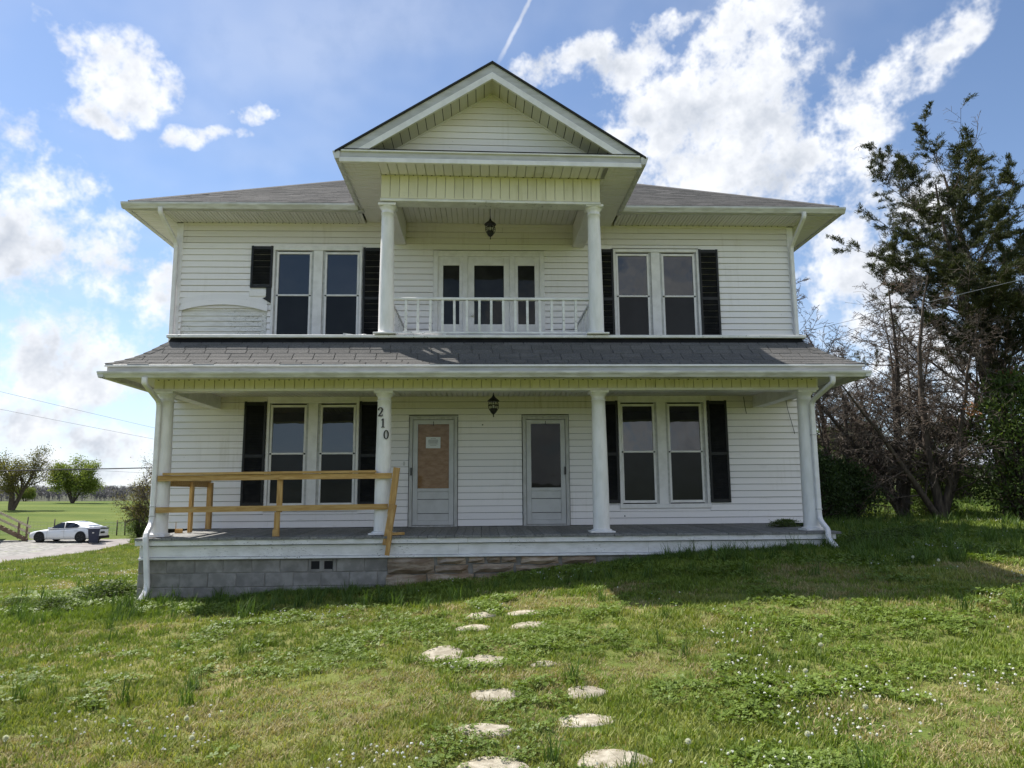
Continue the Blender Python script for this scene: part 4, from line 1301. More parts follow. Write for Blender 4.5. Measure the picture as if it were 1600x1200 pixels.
tr('cap_rail', MB().add([(-5.36, -2.36, 0.930), (-1.92, -2.36, 0.952), (-1.92, -2.27, 0.952), (-5.36, -2.27, 0.930), (-5.36, -2.36, 0.968), (-1.92, -2.36, 0.990), (-1.92, -2.27, 0.990), (-5.36, -2.27, 0.968)],
                        [(0, 3, 2, 1), (4, 5, 6, 7), (0, 1, 5, 4), (1, 2, 6, 5), (2, 3, 7, 6), (3, 0, 4, 7)]))
tr('rail', MB().add([(-5.45, -2.325, 0.335), (-1.72, -2.325, 0.360), (-1.72, -2.287, 0.360), (-5.45, -2.287, 0.335), (-5.45, -2.325, 0.424), (-1.72, -2.325, 0.450), (-1.72, -2.287, 0.450), (-5.45, -2.287, 0.424)],
                    [(0, 3, 2, 1), (4, 5, 6, 7), (0, 1, 5, 4), (1, 2, 6, 5), (2, 3, 7, 6), (3, 0, 4, 7)]))
tr('post', MB().cbox(-3.535, -3.447, -2.285, -2.247, 0.33, 0.86), 'lumber_v')
tr('post', MB().cbox(-3.55, -3.462, -2.33, -2.292, -0.045, 0.334), 'lumber_v')
tr('foot_block', MB().cbox(-3.558, -3.455, -2.37, -2.331, -0.05, 0.06), 'lumber_v')
tr('post', MB().cbox(-5.335, -5.28, -1.30, -1.21, -0.03, 0.84), 'lumber_v')
tr('post', MB().cbox(-5.345, -5.255, -0.46, -0.37, -0.012, 0.84), 'lumber_v')
tr('rail', MB().cbox(-5.36, -5.322, -2.1, -0.37, 0.755, 0.845))
tr('cap_rail', MB().cbox(-5.40, -5.31, -2.1, -0.35, 0.846, 0.884))
# leaning end post of two lapped boards
for (x0, z0, x1, z1, y, w, y1) in ((-1.665, 0.28, -1.585, 1.03, -2.415, 0.095, -2.345), (-1.712, -0.19, -1.625, 0.44, -2.555, 0.105, -2.425), (-1.690, -0.345, -1.645, 0.02, -2.60, 0.060, -2.57)):
    d = Vector((x1 - x0, 0, z1 - z0)).normalized(); q = Vector((d.z, 0, -d.x)) * w / 2
    a, b = Vector((x0, y, z0)), Vector((x1, y1, z1))
    vs = [a - q, a + q, b + q, b - q]
    vs += [v + Vector((0.012, 0.038, 0)) for v in vs]
    tr('leaning_post', MB().add(vs, [(0, 1, 2, 3), (7, 6, 5, 4), (0, 4, 5, 1), (1, 5, 6, 2), (2, 6, 7, 3), (3, 7, 4, 0)]), 'lumber_v')
tr('foot_block', MB().add([(-1.68, -2.42, -0.045), (-1.44, -2.30, -0.045), (-1.46, -2.22, -0.045), (-1.70, -2.34, -0.045), (-1.68, -2.42, -0.005), (-1.44, -2.30, -0.005), (-1.46, -2.22, -0.005), (-1.70, -2.34, -0.005)],
                          [(4, 5, 6, 7), (0, 1, 5, 4), (1, 2, 6, 5), (2, 3, 7, 6), (3, 0, 4, 7)]))
# wood scrap by the corner column
sc = MB().box(-0.06, 0.06, -0.045, 0.045, 0, 0.075).box(-0.055, -0.045, -0.02, -0.01, 0.075, 0.20).build('wood_scrap', MT['lumber_v'], None, loc=(-5.44, -1.20, -0.022), rot=(0, 0, 0.3))
tag(sc, 'small brown wood scrap on the deck beside the corner column', 'scrap wood')
for i, (x_, a_) in enumerate(((-2.42, 0.3), (-2.18, -0.5))):
    s = MB().add([(-0.09, -0.03, 0.0), (0.08, -0.04, 0.0), (0.10, 0.03, 0.0), (-0.07, 0.04, 0.0), (-0.08, -0.025, 0.028), (0.06, -0.03, 0.016), (0.09, 0.025, 0.022), (-0.06, 0.03, 0.034)],
                 [(4, 5, 6, 7), (0, 1, 5, 4), (1, 2, 6, 5), (2, 3, 7, 6), (3, 0, 4, 7)]).build('debris', MT['fascia_grey'], None, loc=(x_, -2.22, 3.277), rot=(0, 0, a_), scl=(1, 1, 1) if i == 0 else (0.7, 0.8, 0.8))
    tag(s, ['longer grey scrap lying on the ledge below the left upper window', 'short grey scrap on the ledge beside the left balcony column'][i], 'debris', 'scraps on the ledge')

# hanging lanterns
def lantern(x, y, ztop, zb, label):
    """zb: lower tip of the lantern"""
    root = empty('hanging_lantern', (x, y, ztop))
    tag(root, label, 'lantern', 'black hanging porch lanterns')
    h = ztop - zb
    def at(z): return -h + z
    MB().lathe([(0.006, at(0.44)), (0.006, -0.012)], n=8).lathe([(0.05, -0.016), (0.052, 0.0)], n=16).build('rod', MT['iron'], root)
    MB().lathe([(0.006, at(0.455)), (0.010, at(0.42)), (0.020, at(0.385)), (0.038, at(0.36)), (0.072, at(0.335)), (0.105, at(0.305)), (0.112, at(0.288)), (0.100, at(0.284)), (0.06, at(0.29))], n=24).build('cap', MT['iron'], root)
    MB().lathe([(0.066, at(0.286)), (0.068, at(0.19)), (0.064, at(0.155))], n=18, cap=False).build('glass', MT['clear'], root)
    MB().lathe([(0.012, at(0.26)), (0.016, at(0.22)), (0.014, at(0.16))], n=10).build('bulb', MT['trim'], root)
    cage = MB()
    for k in range(6):
        a = 2 * math.pi * k / 6 + 0.26
        path = [(r * math.cos(a), r * math.sin(a), at(z)) for r, z in ((0.074, 0.29), (0.092, 0.25), (0.098, 0.205), (0.090, 0.16), (0.072, 0.125), (0.050, 0.10))]
        cage.sweep(path, circ(0.0065, 5))
    cage.lathe([(0.094, at(0.225)), (0.099, at(0.221)), (0.099, at(0.214)), (0.094, at(0.210))], n=18, cap=False)
    cage.build('cage', MT['iron'], root)
    MB().lathe([(0.006, at(0.0)), (0.013, at(0.015)), (0.008, at(0.03)), (0.012, at(0.05)), (0.035, at(0.066)), (0.055, at(0.09)), (0.066, at(0.118)), (0.070, at(0.15)), (0.064, at(0.157)), (0.0, at(0.157))], n=20).build('cup', MT['iron'], root)
    return root
lantern(-0.008, -1.10, 6.083, 5.373, 'black lantern hanging above the balcony from its ceiling')
lantern(0.039, -1.10, 2.518, 2.0, 'black lantern hanging under the porch ceiling between the two doors')

# notice taped to the boarded door
pn = MB().box(-0.142, 0.142, -0.002, 0.0, -0.11, 0.11).build('paper_notice', MT['paper'], None, loc=(-1.125, -0.0135, 1.615), rot=(0, R(0.4), 0))
tag(pn, 'white sheet of printed paper on the plywood of the left door', 'notice')
for i, (w, z) in enumerate(((0.05, 0.075), (0.09, 0.050), (0.10, 0.035), (0.095, 0.020), (0.10, 0.005), (0.08, -0.010), (0.10, -0.030), (0.06, -0.055))):
    MB().box(-w, w, -0.0032, -0.0025, z, z + 0.006).build('printed_line', MT['ink'], pn)

# ------------------------------------------------------------------ stepping stones
MT['slab'] = pm('weathered_concrete', (0.30, 0.265, 0.20), (0.46, 0.42, 0.335), 14, 0.95, 1.0, 90, rnd=0.12, c3=(0.22, 0.205, 0.14), s3=6, f3=(0.5, 0.75), detail=8)
MT['pebble'] = pm('pebble', (0.40, 0.385, 0.36), (0.54, 0.52, 0.49), 20, 0.85, 0.2, 60, rnd=0.25)
STN = [(-0.19, -5.61, 0.18, 0.14), (0.31, -5.59, 0.18, 0.14), (-0.26, -6.16, 0.19, 0.16), (0.33, -6.17, 0.20, 0.17), (-0.55, -7.10, 0.235, 0.24), (-0.17, -7.45, 0.225, 0.23),
       (-0.05, -8.48, 0.19, 0.15), (0.63, -8.49, 0.17, 0.13), (-0.14, -9.28, 0.20, 0.14), (0.55, -9.03, 0.21, 0.15), (-0.10, -9.86, 0.21, 0.17), (0.60, -9.83, 0.22, 0.16), (0.37, -7.71, 0.11, 0.09)]
SLAB = ['left one of the farthest pair of pale stepping stones', 'right one of the farthest pair of pale stepping stones', 'left stepping stone of the second pair from the porch',
        'right stepping stone of the second pair from the porch', 'large round stepping stone left of the one with a crumbled edge', 'stepping stone with a crumbled pebbly front edge',
        'small pale stepping stone just in front of the crumbled one', 'half buried stepping stone right of the path, straw on its back edge', 'narrow stepping stone half covered by clover, left row',
        'stepping stone in the right row just behind the nearest pair', 'large speckled stepping stone at the bottom edge, left', 'nearest right stepping stone with a grass tuft on it', 'small buried stone fragment beside the crumbled stepping stone']
for i, (x_, y_, rx, ry) in enumerate(STN):
    r = random.Random(70 + i)
    n = 18
    ring = []
    ph = [r.uniform(0, 6.28) for _ in range(3)]
    for k in range(n):
        a = 2 * math.pi * k / n
        q = 1 + 0.08 * math.sin(2 * a + ph[0]) + 0.08 * math.sin(3 * a + ph[1]) + 0.05 * math.sin(5 * a + ph[2]) + r.uniform(-0.03, 0.03)
        ring.append((rx * q * math.cos(a), ry * q * math.sin(a)))
    z0 = gz(x_, y_)
    mb = MB()
    vs = [(p[0], p[1], -0.05) for p in ring] + [(p[0], p[1], 0.012) for p in ring] + [(p[0] * 0.93, p[1] * 0.93, 0.024 + r.uniform(-0.002, 0.002)) for p in ring] + \
         [(p[0] * 0.5, p[1] * 0.5, 0.026 + r.uniform(-0.003, 0.003)) for p in ring] + [(0, 0, 0.026)]
    fs = []
    for lv in range(3):
        fs += [(lv * n + k, lv * n + (k + 1) % n, (lv + 1) * n + (k + 1) % n, (lv + 1) * n + k) for k in range(n)]
    fs += [(3 * n + k, 3 * n + (k + 1) % n, 4 * n) for k in range(n)]
    sx_ = (gz(x_ + 0.2, y_) - gz(x_ - 0.2, y_)) / 0.4
    sy_ = (gz(x_, y_ + 0.2) - gz(x_, y_ - 0.2)) / 0.4
    o = mb.add(vs, fs, smooth=True).build('stepping_stone', MT['slab'], None, loc=(x_, y_, z0 - 0.012), rot=(math.atan(sy_), -math.atan(sx_), 0))
    tag(o, SLAB[i], 'paving stone', 'stepping stones across the lawn')
pb = MB()
r = random.Random(4)
for k in range(60):
    a, d = r.uniform(3.3, 5.6), r.uniform(0.16, 0.30)
    px, py = d * math.cos(a), d * math.sin(a) * 1.1
    s = r.uniform(0.010, 0.026)
    pb.add([(px + s * v[0], py + s * v[1], 0.0 + s * v[2]) for v in ((-1, 0, 0.1), (0, -1, 0), (1, 0, 0.1), (0, 1, 0), (0, 0, 0.8), (0, 0, -0.6))],
           [(0, 1, 4), (1, 2, 4), (2, 3, 4), (3, 0, 4), (1, 0, 5), (2, 1, 5), (3, 2, 5), (0, 3, 5)], smooth=True)
tag(pb.build('loose_pebbles', MT['pebble'], None, loc=(-0.22, -7.45, gz(-0.22, -7.6) + 0.012)), 'grey pebbles crumbled off the broken stepping stone', 'pebbles', kind='stuff')

# ------------------------------------------------------------------ driveway, car, bin, neighbour
MT['lane'] = pm('worn_asphalt_lane', (0.21, 0.19, 0.178), (0.30, 0.275, 0.258), 1.4, 0.95, 0.3, 20, coords='World', detail=8, c3=(0.25, 0.235, 0.215), s3=0.5, f3=(0.5, 0.7))
MT['gravel'] = pm('gravel', (0.17, 0.163, 0.150), (0.34, 0.328, 0.30), 3.2, 0.95, 0.8, 22, coords='World', detail=10, c3=(0.25, 0.27, 0.17), s3=0.9, f3=(0.58, 0.75))
EDGE = [(-13.5, -10.0), (-15.6, 2.0), (-17.6, 10.0), (-19.2, 15.9), (-21.4, 22.4), (-23.4, 29.0), (-24.0, 34.1), (-24.7, 38.5), (-27.0, 43.6)]
def drape(name, left, right, mat, dz, nseg=10, sub=6):
    vs, fs = [], []
    m = 0
    for (a, b), (c, d) in zip(zip(left[:-1], right[:-1]), zip(left[1:], right[1:])):
        for k in range(sub):
            t = k / sub
            vs_row = []
            pl = (a[0] + (c[0] - a[0]) * t, a[1] + (c[1] - a[1]) * t); pr_ = (b[0] + (d[0] - b[0]) * t, b[1] + (d[1] - b[1]) * t)
            for j in range(nseg + 1):
                u = j / nseg
                x, y = pl[0] + (pr_[0] - pl[0]) * u, pl[1] + (pr_[1] - pl[1]) * u
                vs.append((x, y, gz(x, y) + dz))
            m += 1
    w = nseg + 1
    for i in range(m - 1):
        for j in range(nseg):
            fs.append((i * w + j, i * w + j + 1, (i + 1) * w + j + 1, (i + 1) * w + j))
    return tag(MB().add(vs, fs, smooth=True).build(name, mat), kind='structure')
wl = 2.7
lanel = [(x - wl * (1 + 0.02 * i), y - 0.3) for i, (x, y) in enumerate(EDGE)]
drape('driveway', lanel, EDGE, MT['lane'], 0.035)
drape('gravel_lot', [(-50, -10), (-49, 2), (-47, 12), (-46, 18), (-45, 25), (-43, 33), (-38.0, 40.0), (-34.0, 42.2), (-29.6, 44.0)], [(x + 0.1, y) for x, y in lanel], MT['gravel'], 0.025, 16)

MT['carpaint'] = pm('white_car_paint', (0.74, 0.75, 0.76), None, rough=0.22, spec=0.5)
MT['carglass'] = glassmat('car_glass', (0.010, 0.011, 0.013), 1.7)
MT['tyre'] = pm('tyre', (0.012, 0.012, 0.012), None, rough=0.8)
MT['rim'] = pm('black_rim', (0.016, 0.016, 0.018), None, rough=0.35, spec=0.5)
MT['lamp'] = pm('red_lamp', (0.16, 0.012, 0.012), None, rough=0.25)
car = empty('parked_car', (-29.75, 40.2, gz(-29.75, 40.2) + 0.03), rz=R(180 - 7.1))
tag(car, 'white four-door sedan with black wheels and tinted glass on the gravel lot', 'car')
ST_ = [(-2.50, 0.46, 0.92, 0.66), (-2.42, 0.34, 1.00, 0.82), (-2.2, 0.26, 1.05, 0.90), (-1.8, 0.23, 1.06, 0.94), (-1.2, 0.22, 1.02, 0.955), (-0.5, 0.21, 0.975, 0.955), (0.4, 0.21, 0.945, 0.955), (1.05, 0.21, 0.92, 0.955),
       (1.6, 0.22, 0.87, 0.95), (2.1, 0.24, 0.79, 0.92), (2.38, 0.28, 0.71, 0.84), (2.5, 0.36, 0.60, 0.70), (2.54, 0.44, 0.54, 0.55)]
vs, fs = [], []
for (x, z0, z1, hw) in ST_:
    hgt = z1 - z0
    sec = [(0.80 * hw, z0), (0.97 * hw, z0 + 0.10 * hgt), (hw, z0 + 0.35 * hgt), (0.985 * hw, z0 + 0.62 * hgt), (0.96 * hw, z0 + 0.86 * hgt), (0.86 * hw, z0 + 0.97 * hgt), (0.45 * hw, z1 + 0.012)]
    row = sec + [(-p[0], p[1]) for p in reversed(sec)]
    vs += [(x, p[0], p[1]) for p in row]
n = 14
for i in range(len(ST_) - 1):
    fs += [(i * n + j, i * n + (j + 1) % n, (i + 1) * n + (j + 1) % n, (i + 1) * n + j) for j in range(n)]
fs += [tuple(reversed(range(n))), tuple((len(ST_) - 1) * n + j for j in range(n))]
MB().add(vs, [tuple(reversed(f)) for f in fs], smooth=True).build('body', MT['carpaint'], car)
# greenhouse: roof and pillars, with glass set into it
G = [(1.00, 0.925, 0.80, 0.94), (0.62, 1.16, 0.74, 0.96), (0.22, 1.38, 0.64, 0.97), (-0.25, 1.455, 0.62, 0.98), (-0.75, 1.45, 0.62, 0.99), (-1.2, 1.375, 0.63, 1.00), (-1.65, 1.22, 0.68, 1.02), (-2.05, 1.065, 0.74, 1.04)]
vs, fs = [], []
for (x, zt_, hw, zb_) in G:
    vs += [(x, 0.88, zb_ - 0.03), (x, 0.87, zb_), (x, hw + (0.87 - hw) * 0.12, zt_ - 0.10 * (zt_ - zb_)), (x, hw * 0.8, zt_), (x, -hw * 0.8, zt_), (x, -hw - (0.87 - hw) * 0.12, zt_ - 0.10 * (zt_ - zb_)), (x, -0.87, zb_), (x, -0.88, zb_ - 0.03)]
n = 8
for i in range(len(G) - 1):
    fs += [(i * n + j, i * n + j + 1, (i + 1) * n + j + 1, (i + 1) * n + j) for j in range(n - 1)]
MB().add(vs, fs, smooth=True).build('roof', MT['carpaint'], car)
def side_glass(sy, pts):
    return MB().add([(p[0], sy * p[1], p[2]) for p in pts], [tuple(range(len(pts))) if sy < 0 else tuple(reversed(range(len(pts))))]).build('side_window', MT['carglass'], car)
for sy in (-1, 1):
    side_glass(sy, [(0.80, 0.893, 0.985), (0.36, 0.80, 1.28), (0.10, 0.745, 1.375), (-0.18, 0.745, 1.40), (-0.24, 0.893, 0.995)])
    side_glass(sy, [(-0.30, 0.893, 0.995), (-0.25, 0.745, 1.40), (-0.75, 0.745, 1.392), (-1.12, 0.79, 1.29), (-1.36, 0.85, 1.14), (-1.24, 0.893, 1.03)])
MB().add([(-0.95, -0.52, 1.435), (-0.95, 0.52, 1.435), (-1.92, 0.60, 1.125), (-1.92, -0.60, 1.125)], [(0, 1, 2, 3)]).build('rear_window', MT['carglass'], car)
MB().add([(0.92, -0.68, 0.99), (0.92, 0.68, 0.99), (0.24, 0.52, 1.40), (0.24, -0.52, 1.40)], [(0, 1, 2, 3)]).build('windscreen', MT['carglass'], car)
for sx_ in (1.55, -1.50):
    for sy in (-1, 1):
        w = MB()
        MB_ = MB().lathe([(0.10, -0.11), (0.355, -0.10), (0.362, -0.02), (0.355, 0.10), (0.25, 0.115)], n=24).build('tyre', MT['tyre'], None)
        wheel = MB().lathe([(0.0, 0.06), (0.24, 0.075), (0.25, 0.118), (0.235, 0.122), (0.225, 0.08)], n=24)
        for k in range(5):
            a = 2 * math.pi * k / 5
            wheel.sweep([(0.03 * math.cos(a), 0.03 * math.sin(a), 0.10), (0.22 * math.cos(a), 0.22 * math.sin(a), 0.115)], rect(0.05, 0.02))
        wo = wheel.build('wheel', MT['rim'], car, loc=(sx_, sy * 0.85, 0.36), rot=(R(90) if sy < 0 else R(-90), 0, 0))
        MB_.parent = wo
        arch = [(0.405 * math.cos(t), 0.02 + 0.42 * math.sin(t)) for t in [math.pi * (-0.16 + 1.32 * i / 14) for i in range(15)]]
        MB().add([(sx_ + p[0], sy * 0.962, 0.36 + p[1]) for p in arch], [tuple(range(15)) if sy > 0 else tuple(reversed(range(15)))]).build('wheel_arch', MT['tyre'], car)
MB().box(-2.52, -2.34, -0.78, 0.78, 1.055, 1.085).build('spoiler', MT['rim'], car)
MB().box(-2.512, -2.40, -0.74, 0.74, 0.90, 0.975).build('tail_lamp', MT['rim'], car)
MB().box(-2.525, -2.45, -0.22, 0.22, 0.60, 0.73).build('number_plate', MT['rim'], car)
MB().cbox(-2.50, -2.2, -0.82, 0.82, 0.24, 0.42).build('rear_bumper', MT['tyre'], car)
for sy in (-1, 1):
    MB().box(2.30, 2.47, min(sy * 0.5, sy * 0.80), max(sy * 0.5, sy * 0.80), 0.62, 0.685).build('headlight', MT['carglass'], car)
    MB().cbox(0.70, 0.86, min(sy * 0.93, sy * 1.06), max(sy * 0.93, sy * 1.06), 0.96, 1.07).build('mirror', MT['carpaint'], car)
MB().box(2.44, 2.545, -0.5, 0.5, 0.44, 0.52).build('grille', MT['tyre'], car)
for sx_ in (0.0,):
    for sy in (-1, 1):
        for xx in (-0.27, 0.98):
            MB().box(xx - 0.008, xx + 0.008, min(sy * 0.94, sy * 0.958), max(sy * 0.94, sy * 0.958), 0.32, 0.9).build('door_seam', MT['fascia_grey'], car)
        for xx in (-0.15, -1.15):
            MB().box(xx - 0.10, xx + 0.10, min(sy * 0.94, sy * 0.972), max(sy * 0.94, sy * 0.972), 0.80, 0.83).build('door_handle', MT['fascia_grey'], car)

MT['binblue'] = pm('navy_bin_plastic', (0.020, 0.026, 0.055), (0.030, 0.036, 0.065), 5, 0.5, 0.1, 30)
bx_, by_ = -27.1, 38.4
bn = empty('wheelie_bin', (bx_, by_, gz(bx_, by_) + 0.03), rz=0.45)
tag(bn, 'navy blue wheelie bin standing in front of the white sedan', 'bin')
MB().add([(-0.27, -0.30, 0.06), (0.27, -0.30, 0.06), (0.27, 0.26, 0.06), (-0.27, 0.26, 0.06), (-0.36, -0.39, 0.98), (0.36, -0.39, 0.98), (0.36, 0.36, 0.98), (-0.36, 0.36, 0.98)],
         [(0, 3, 2, 1), (4, 5, 6, 7), (0, 1, 5, 4), (1, 2, 6, 5), (2, 3, 7, 6), (3, 0, 4, 7)]).build('body', MT['binblue'], bn)
MB().cbox(-0.40, 0.40, -0.43, 0.42, 0.98, 1.03, 0.02).add([(-0.36, -0.38, 1.03), (0.36, -0.38, 1.03), (0.30, 0.36, 1.10), (-0.30, 0.36, 1.10), (0.30, 0.38, 1.03), (-0.30, 0.38, 1.03)], [(0, 1, 2, 3), (3, 2, 4, 5), (1, 4, 2), (0, 3, 5)]).build('lid', MT['binblue'], bn)
MB().sweep([(-0.30, 0.46, 1.00), (0.30, 0.46, 1.00)], circ(0.02, 8)).build('handle', MT['binblue'], bn)
for sx in (-1, 1):
    MB().lathe([(0.12, -0.03), (0.13, 0.0), (0.12, 0.03)], n=16).build('wheel', MT['tyre'], bn, loc=(sx * 0.30, 0.28, 0.12), rot=(0, R(90), 0))
MB().box(-0.10, 0.02, -0.386, -0.372, 0.74, 0.83).build('emblem', MT['fascia_grey'], bn, rot=(R(5.5), 0, 0))

# neighbour's back steps and the corner of that house
MT['stepwood'] = pm('brown_step_wood', (0.16, 0.105, 0.07), (0.25, 0.18, 0.125), 5, 0.8, 0.3, 30, stretch=(1, 6, 6), rnd=0.2)
MT['railwood'] = pm('pale_rail_wood', (0.44, 0.38, 0.27), (0.56, 0.50, 0.38), 5, 0.75, 0.2, 30, rnd=0.1)
sx0, sy0 = -33.5, 41.6
stp = empty('wooden_steps', (sx0, sy0, gz(sx0, sy0) + 0.02), rz=R(28.4))
tag(stp, 'brown wooden back steps with pale handrails at the left edge', 'steps')
for i in range(8):
    MB().box(-0.30 - 0.28 * i, 0.02 - 0.28 * i, -0.55, 0.55, 0.165 * (i + 1) - 0.04, 0.165 * (i + 1)).build('tread', MT['stepwood'], stp)
    MB().box(-0.29 - 0.28 * i, -0.265 - 0.28 * i, -0.55, 0.55, 0.165 * i, 0.165 * (i + 1) - 0.04).build('riser', MT['stepwood'], stp)
for sy in (-0.58, 0.58):
    MB().prism([(0.05, 0.0), (0.05, 0.14), (-2.3, 1.5), (-2.3, 1.22), (-0.18, 0.0)], 'y', sy - 0.02, sy + 0.02).build('stringer', MT['stepwood'], stp)
    for xx in (-0.05, -0.55, -2.2):
        z0 = max(0.0, -xx * 0.58)
        MB().box(xx - 0.045, xx + 0.045, sy - 0.045 + 0.065 * np.sign(sy), sy + 0.045 + 0.065 * np.sign(sy), z0 * 0.6, z0 + 1.0).build('post', MT['stepwood'], stp)
    for dz_ in (1.0, 0.55):
        MB().sweep([(0.18, sy + 0.066 * np.sign(sy), dz_ - 0.06), (-2.6, sy + 0.066 * np.sign(sy), dz_ + 1.50)], rect(0.045, 0.10)).build('handrail', MT['railwood'], stp)
nh = empty('neighbour_house', (sx0 - 2.1, sy0 - 1.2, gz(sx0 - 2.1, sy0 - 1.2)), rz=R(28.4))
tag(nh, 'corner of the white neighbouring house at the left edge of the view', 'house')
MB().box(-9.0, -0.35, -3.0, 4.5, 0.2, 2.55).build('wall', MT['siding'], nh)
MB().box(-9.0, -0.3, -3.05, 4.55, -0.6, 0.2).build('foundation', MT['block'], nh)
MB().add([(-9.3, -3.4, 2.5), (0.15, -3.4, 2.5), (0.15, 4.9, 2.5), (-9.3, 4.9, 2.5), (-6.0, -0.5, 5.6), (-4.0, 2.0, 5.6)], [(0, 1, 4), (1, 2, 5, 4), (2, 3, 5), (3, 0, 4, 5), (3, 2, 1, 0)]).build('roof', MT['shingle'], nh)
MB().box(-9.3, 0.15, -3.42, -3.38, 2.38, 2.5).box(0.13, 0.17, -3.38, 4.9, 2.38, 2.5).build('fascia', MT['trim'], nh)

# field fence behind the lot
MT['post'] = pm('grey_fence_post', (0.10, 0.085, 0.065), (0.16, 0.14, 0.11), 8, 0.9, 0.3, 30)
MT['wire'] = pm('fence_wire', (0.16, 0.15, 0.14), None, rough=0.5, metallic=0.6)
fe = empty('wire_fence', (-32, 46, gz(-32, 46)))
tag(fe, 'old wire field fence on thin posts behind the parked car', 'fence')
FP = [(-42.0, 47.6), (-39.4, 47.4), (-37.0, 47.3), (-34.6, 46.9), (-32.1, 46.6), (-29.6, 46.8), (-29.0, 46.9), (-26.0, 46.2), (-22.5, 45.4)]
r = random.Random(8)
for (x, y) in FP:
    h_ = r.uniform(1.15, 1.45)
    MB().lathe([(0.055, -0.2), (0.05, h_)], n=8).build('post', MT['post'], fe, loc=(x + 32, y - 46, gz(x, y) - gz(-32, 46)), rot=(r.uniform(-0.06, 0.06), r.uniform(-0.06, 0.06), 0))
for (p, q) in zip(FP[:-1], FP[1:]):
    mb = MB()
    a = Vector((p[0] + 32, p[1] - 46, gz(*p) - gz(-32, 46))); b = Vector((q[0] + 32, q[1] - 46, gz(*q) - gz(-32, 46)))
    for hh in (0.15, 0.35, 0.55, 0.8, 1.05):
        mb.sweep([a + Vector((0, 0, hh)), (a + b) / 2 + Vector((0, 0, hh - 0.03)), b + Vector((0, 0, hh))], circ(0.006, 4))
    nn = int((b - a).length / 0.3)
    for k in range(1, nn):
        c = a + (b - a) * (k / nn)
        mb.sweep([c + Vector((0, 0, 0.1)), c + Vector((0, 0, 1.05))], circ(0.005, 3))
    mb.build('wire_mesh', MT['wire'], fe)

# overhead lines
MT['cable'] = pm('black_cable', (0.03, 0.03, 0.035), None, rough=0.6)
MT['cable_grey'] = pm('grey_cable', (0.22, 0.24, 0.27), None, rough=0.6)
def line(name, a, b, sag, rad, label, mat='cable'):
    a, b = Vector(a), Vector(b)
    pts = []
    for i in range(25):
        t = i / 24
        pts.append(a + (b - a) * t - Vector((0, 0, sag * 4 * t * (1 - t))))
    o = MB().sweep(pts, circ(rad, 6), smooth=True).build(name, MT[mat])
    return tag(o, label, 'cable', 'overhead lines')
line('power_line', (-53.62, 36.06, 12.94), (-8.88, 59.68, 1.9), 0.3, 0.012, 'highest of the thin lines crossing the sky left of the house', 'cable_grey')
line('power_line', (-54.98, 37.62, 11.09), (-9.16, 61.75, 1.68), 0.2, 0.012, 'second thin line below the highest one, left of the house', 'cable_grey')
line('power_line', (-45.32, 29.34, 1.97), (-7.85, 48.89, 3.41), 0.12, 0.042, 'thick black line in front of the two far trees', 'cable')
line('power_line', (-68.03, 51.11, 5.07), (-11.55, 80.58, 1.87), 0.2, 0.014, 'faint line just above the thick black one', 'cable_grey')
line('service_line', (6.31, 2.18, 4.08), (14.98, -4.67, 5.43), 0.04, 0.004, 'thin service line running from the house wall past the cedar', 'cable_grey')

# open shed behind the trees
MT['tin'] = pm('tin_roof', (0.42, 0.43, 0.44), (0.56, 0.57, 0.58), 1.5, 0.35, 0.1, 20, metallic=0.5, c3=(0.30, 0.27, 0.24), s3=1.2, f3=(0.5, 0.7))
sh = empty('open_shed', (24.3, 21.0, gz(24.3, 21.0)), rz=R(-34))
tag(sh, 'open shed with a pale tin roof behind the trees on the right', 'shed')
rb = MB()
for k in range(26):
    x0 = -2.6 + k * 0.24
    rb.add([(x0, -1.6, 1.95), (x0 + 0.12, -1.6, 1.95), (x0 + 0.12, 2.4, 2.95), (x0, 2.4, 2.95), (x0 + 0.16, -1.6, 1.99), (x0 + 0.20, -1.6, 1.99), (x0 + 0.20, 2.4, 2.99), (x0 + 0.16, 2.4, 2.99), (x0 + 0.24, -1.6, 1.95), (x0 + 0.24, 2.4, 2.95)],
           [(0, 1, 2, 3), (1, 4, 7, 2), (4, 5, 6, 7), (5, 8, 9, 6)])
rb.build('tin_roof', MT['tin'], sh)
MB().box(-2.6, 3.6, -1.62, -1.5, 1.72, 1.93).build('eave_beam', MT['post'], sh)
for xx in (-2.4, 0.4, 3.3):
    MB().box(xx - 0.07, xx + 0.07, -1.55, -1.41, 0, 1.72).build('post', MT['post'], sh)
    MB().box(xx - 0.07, xx + 0.07, 2.2, 2.34, 0, 2.85).build('post', MT['post'], sh)
MB().box(-2.45, -1.9, 0.2, 0.26, 0.75, 1.55).build('white_board', MT['trim'], sh)

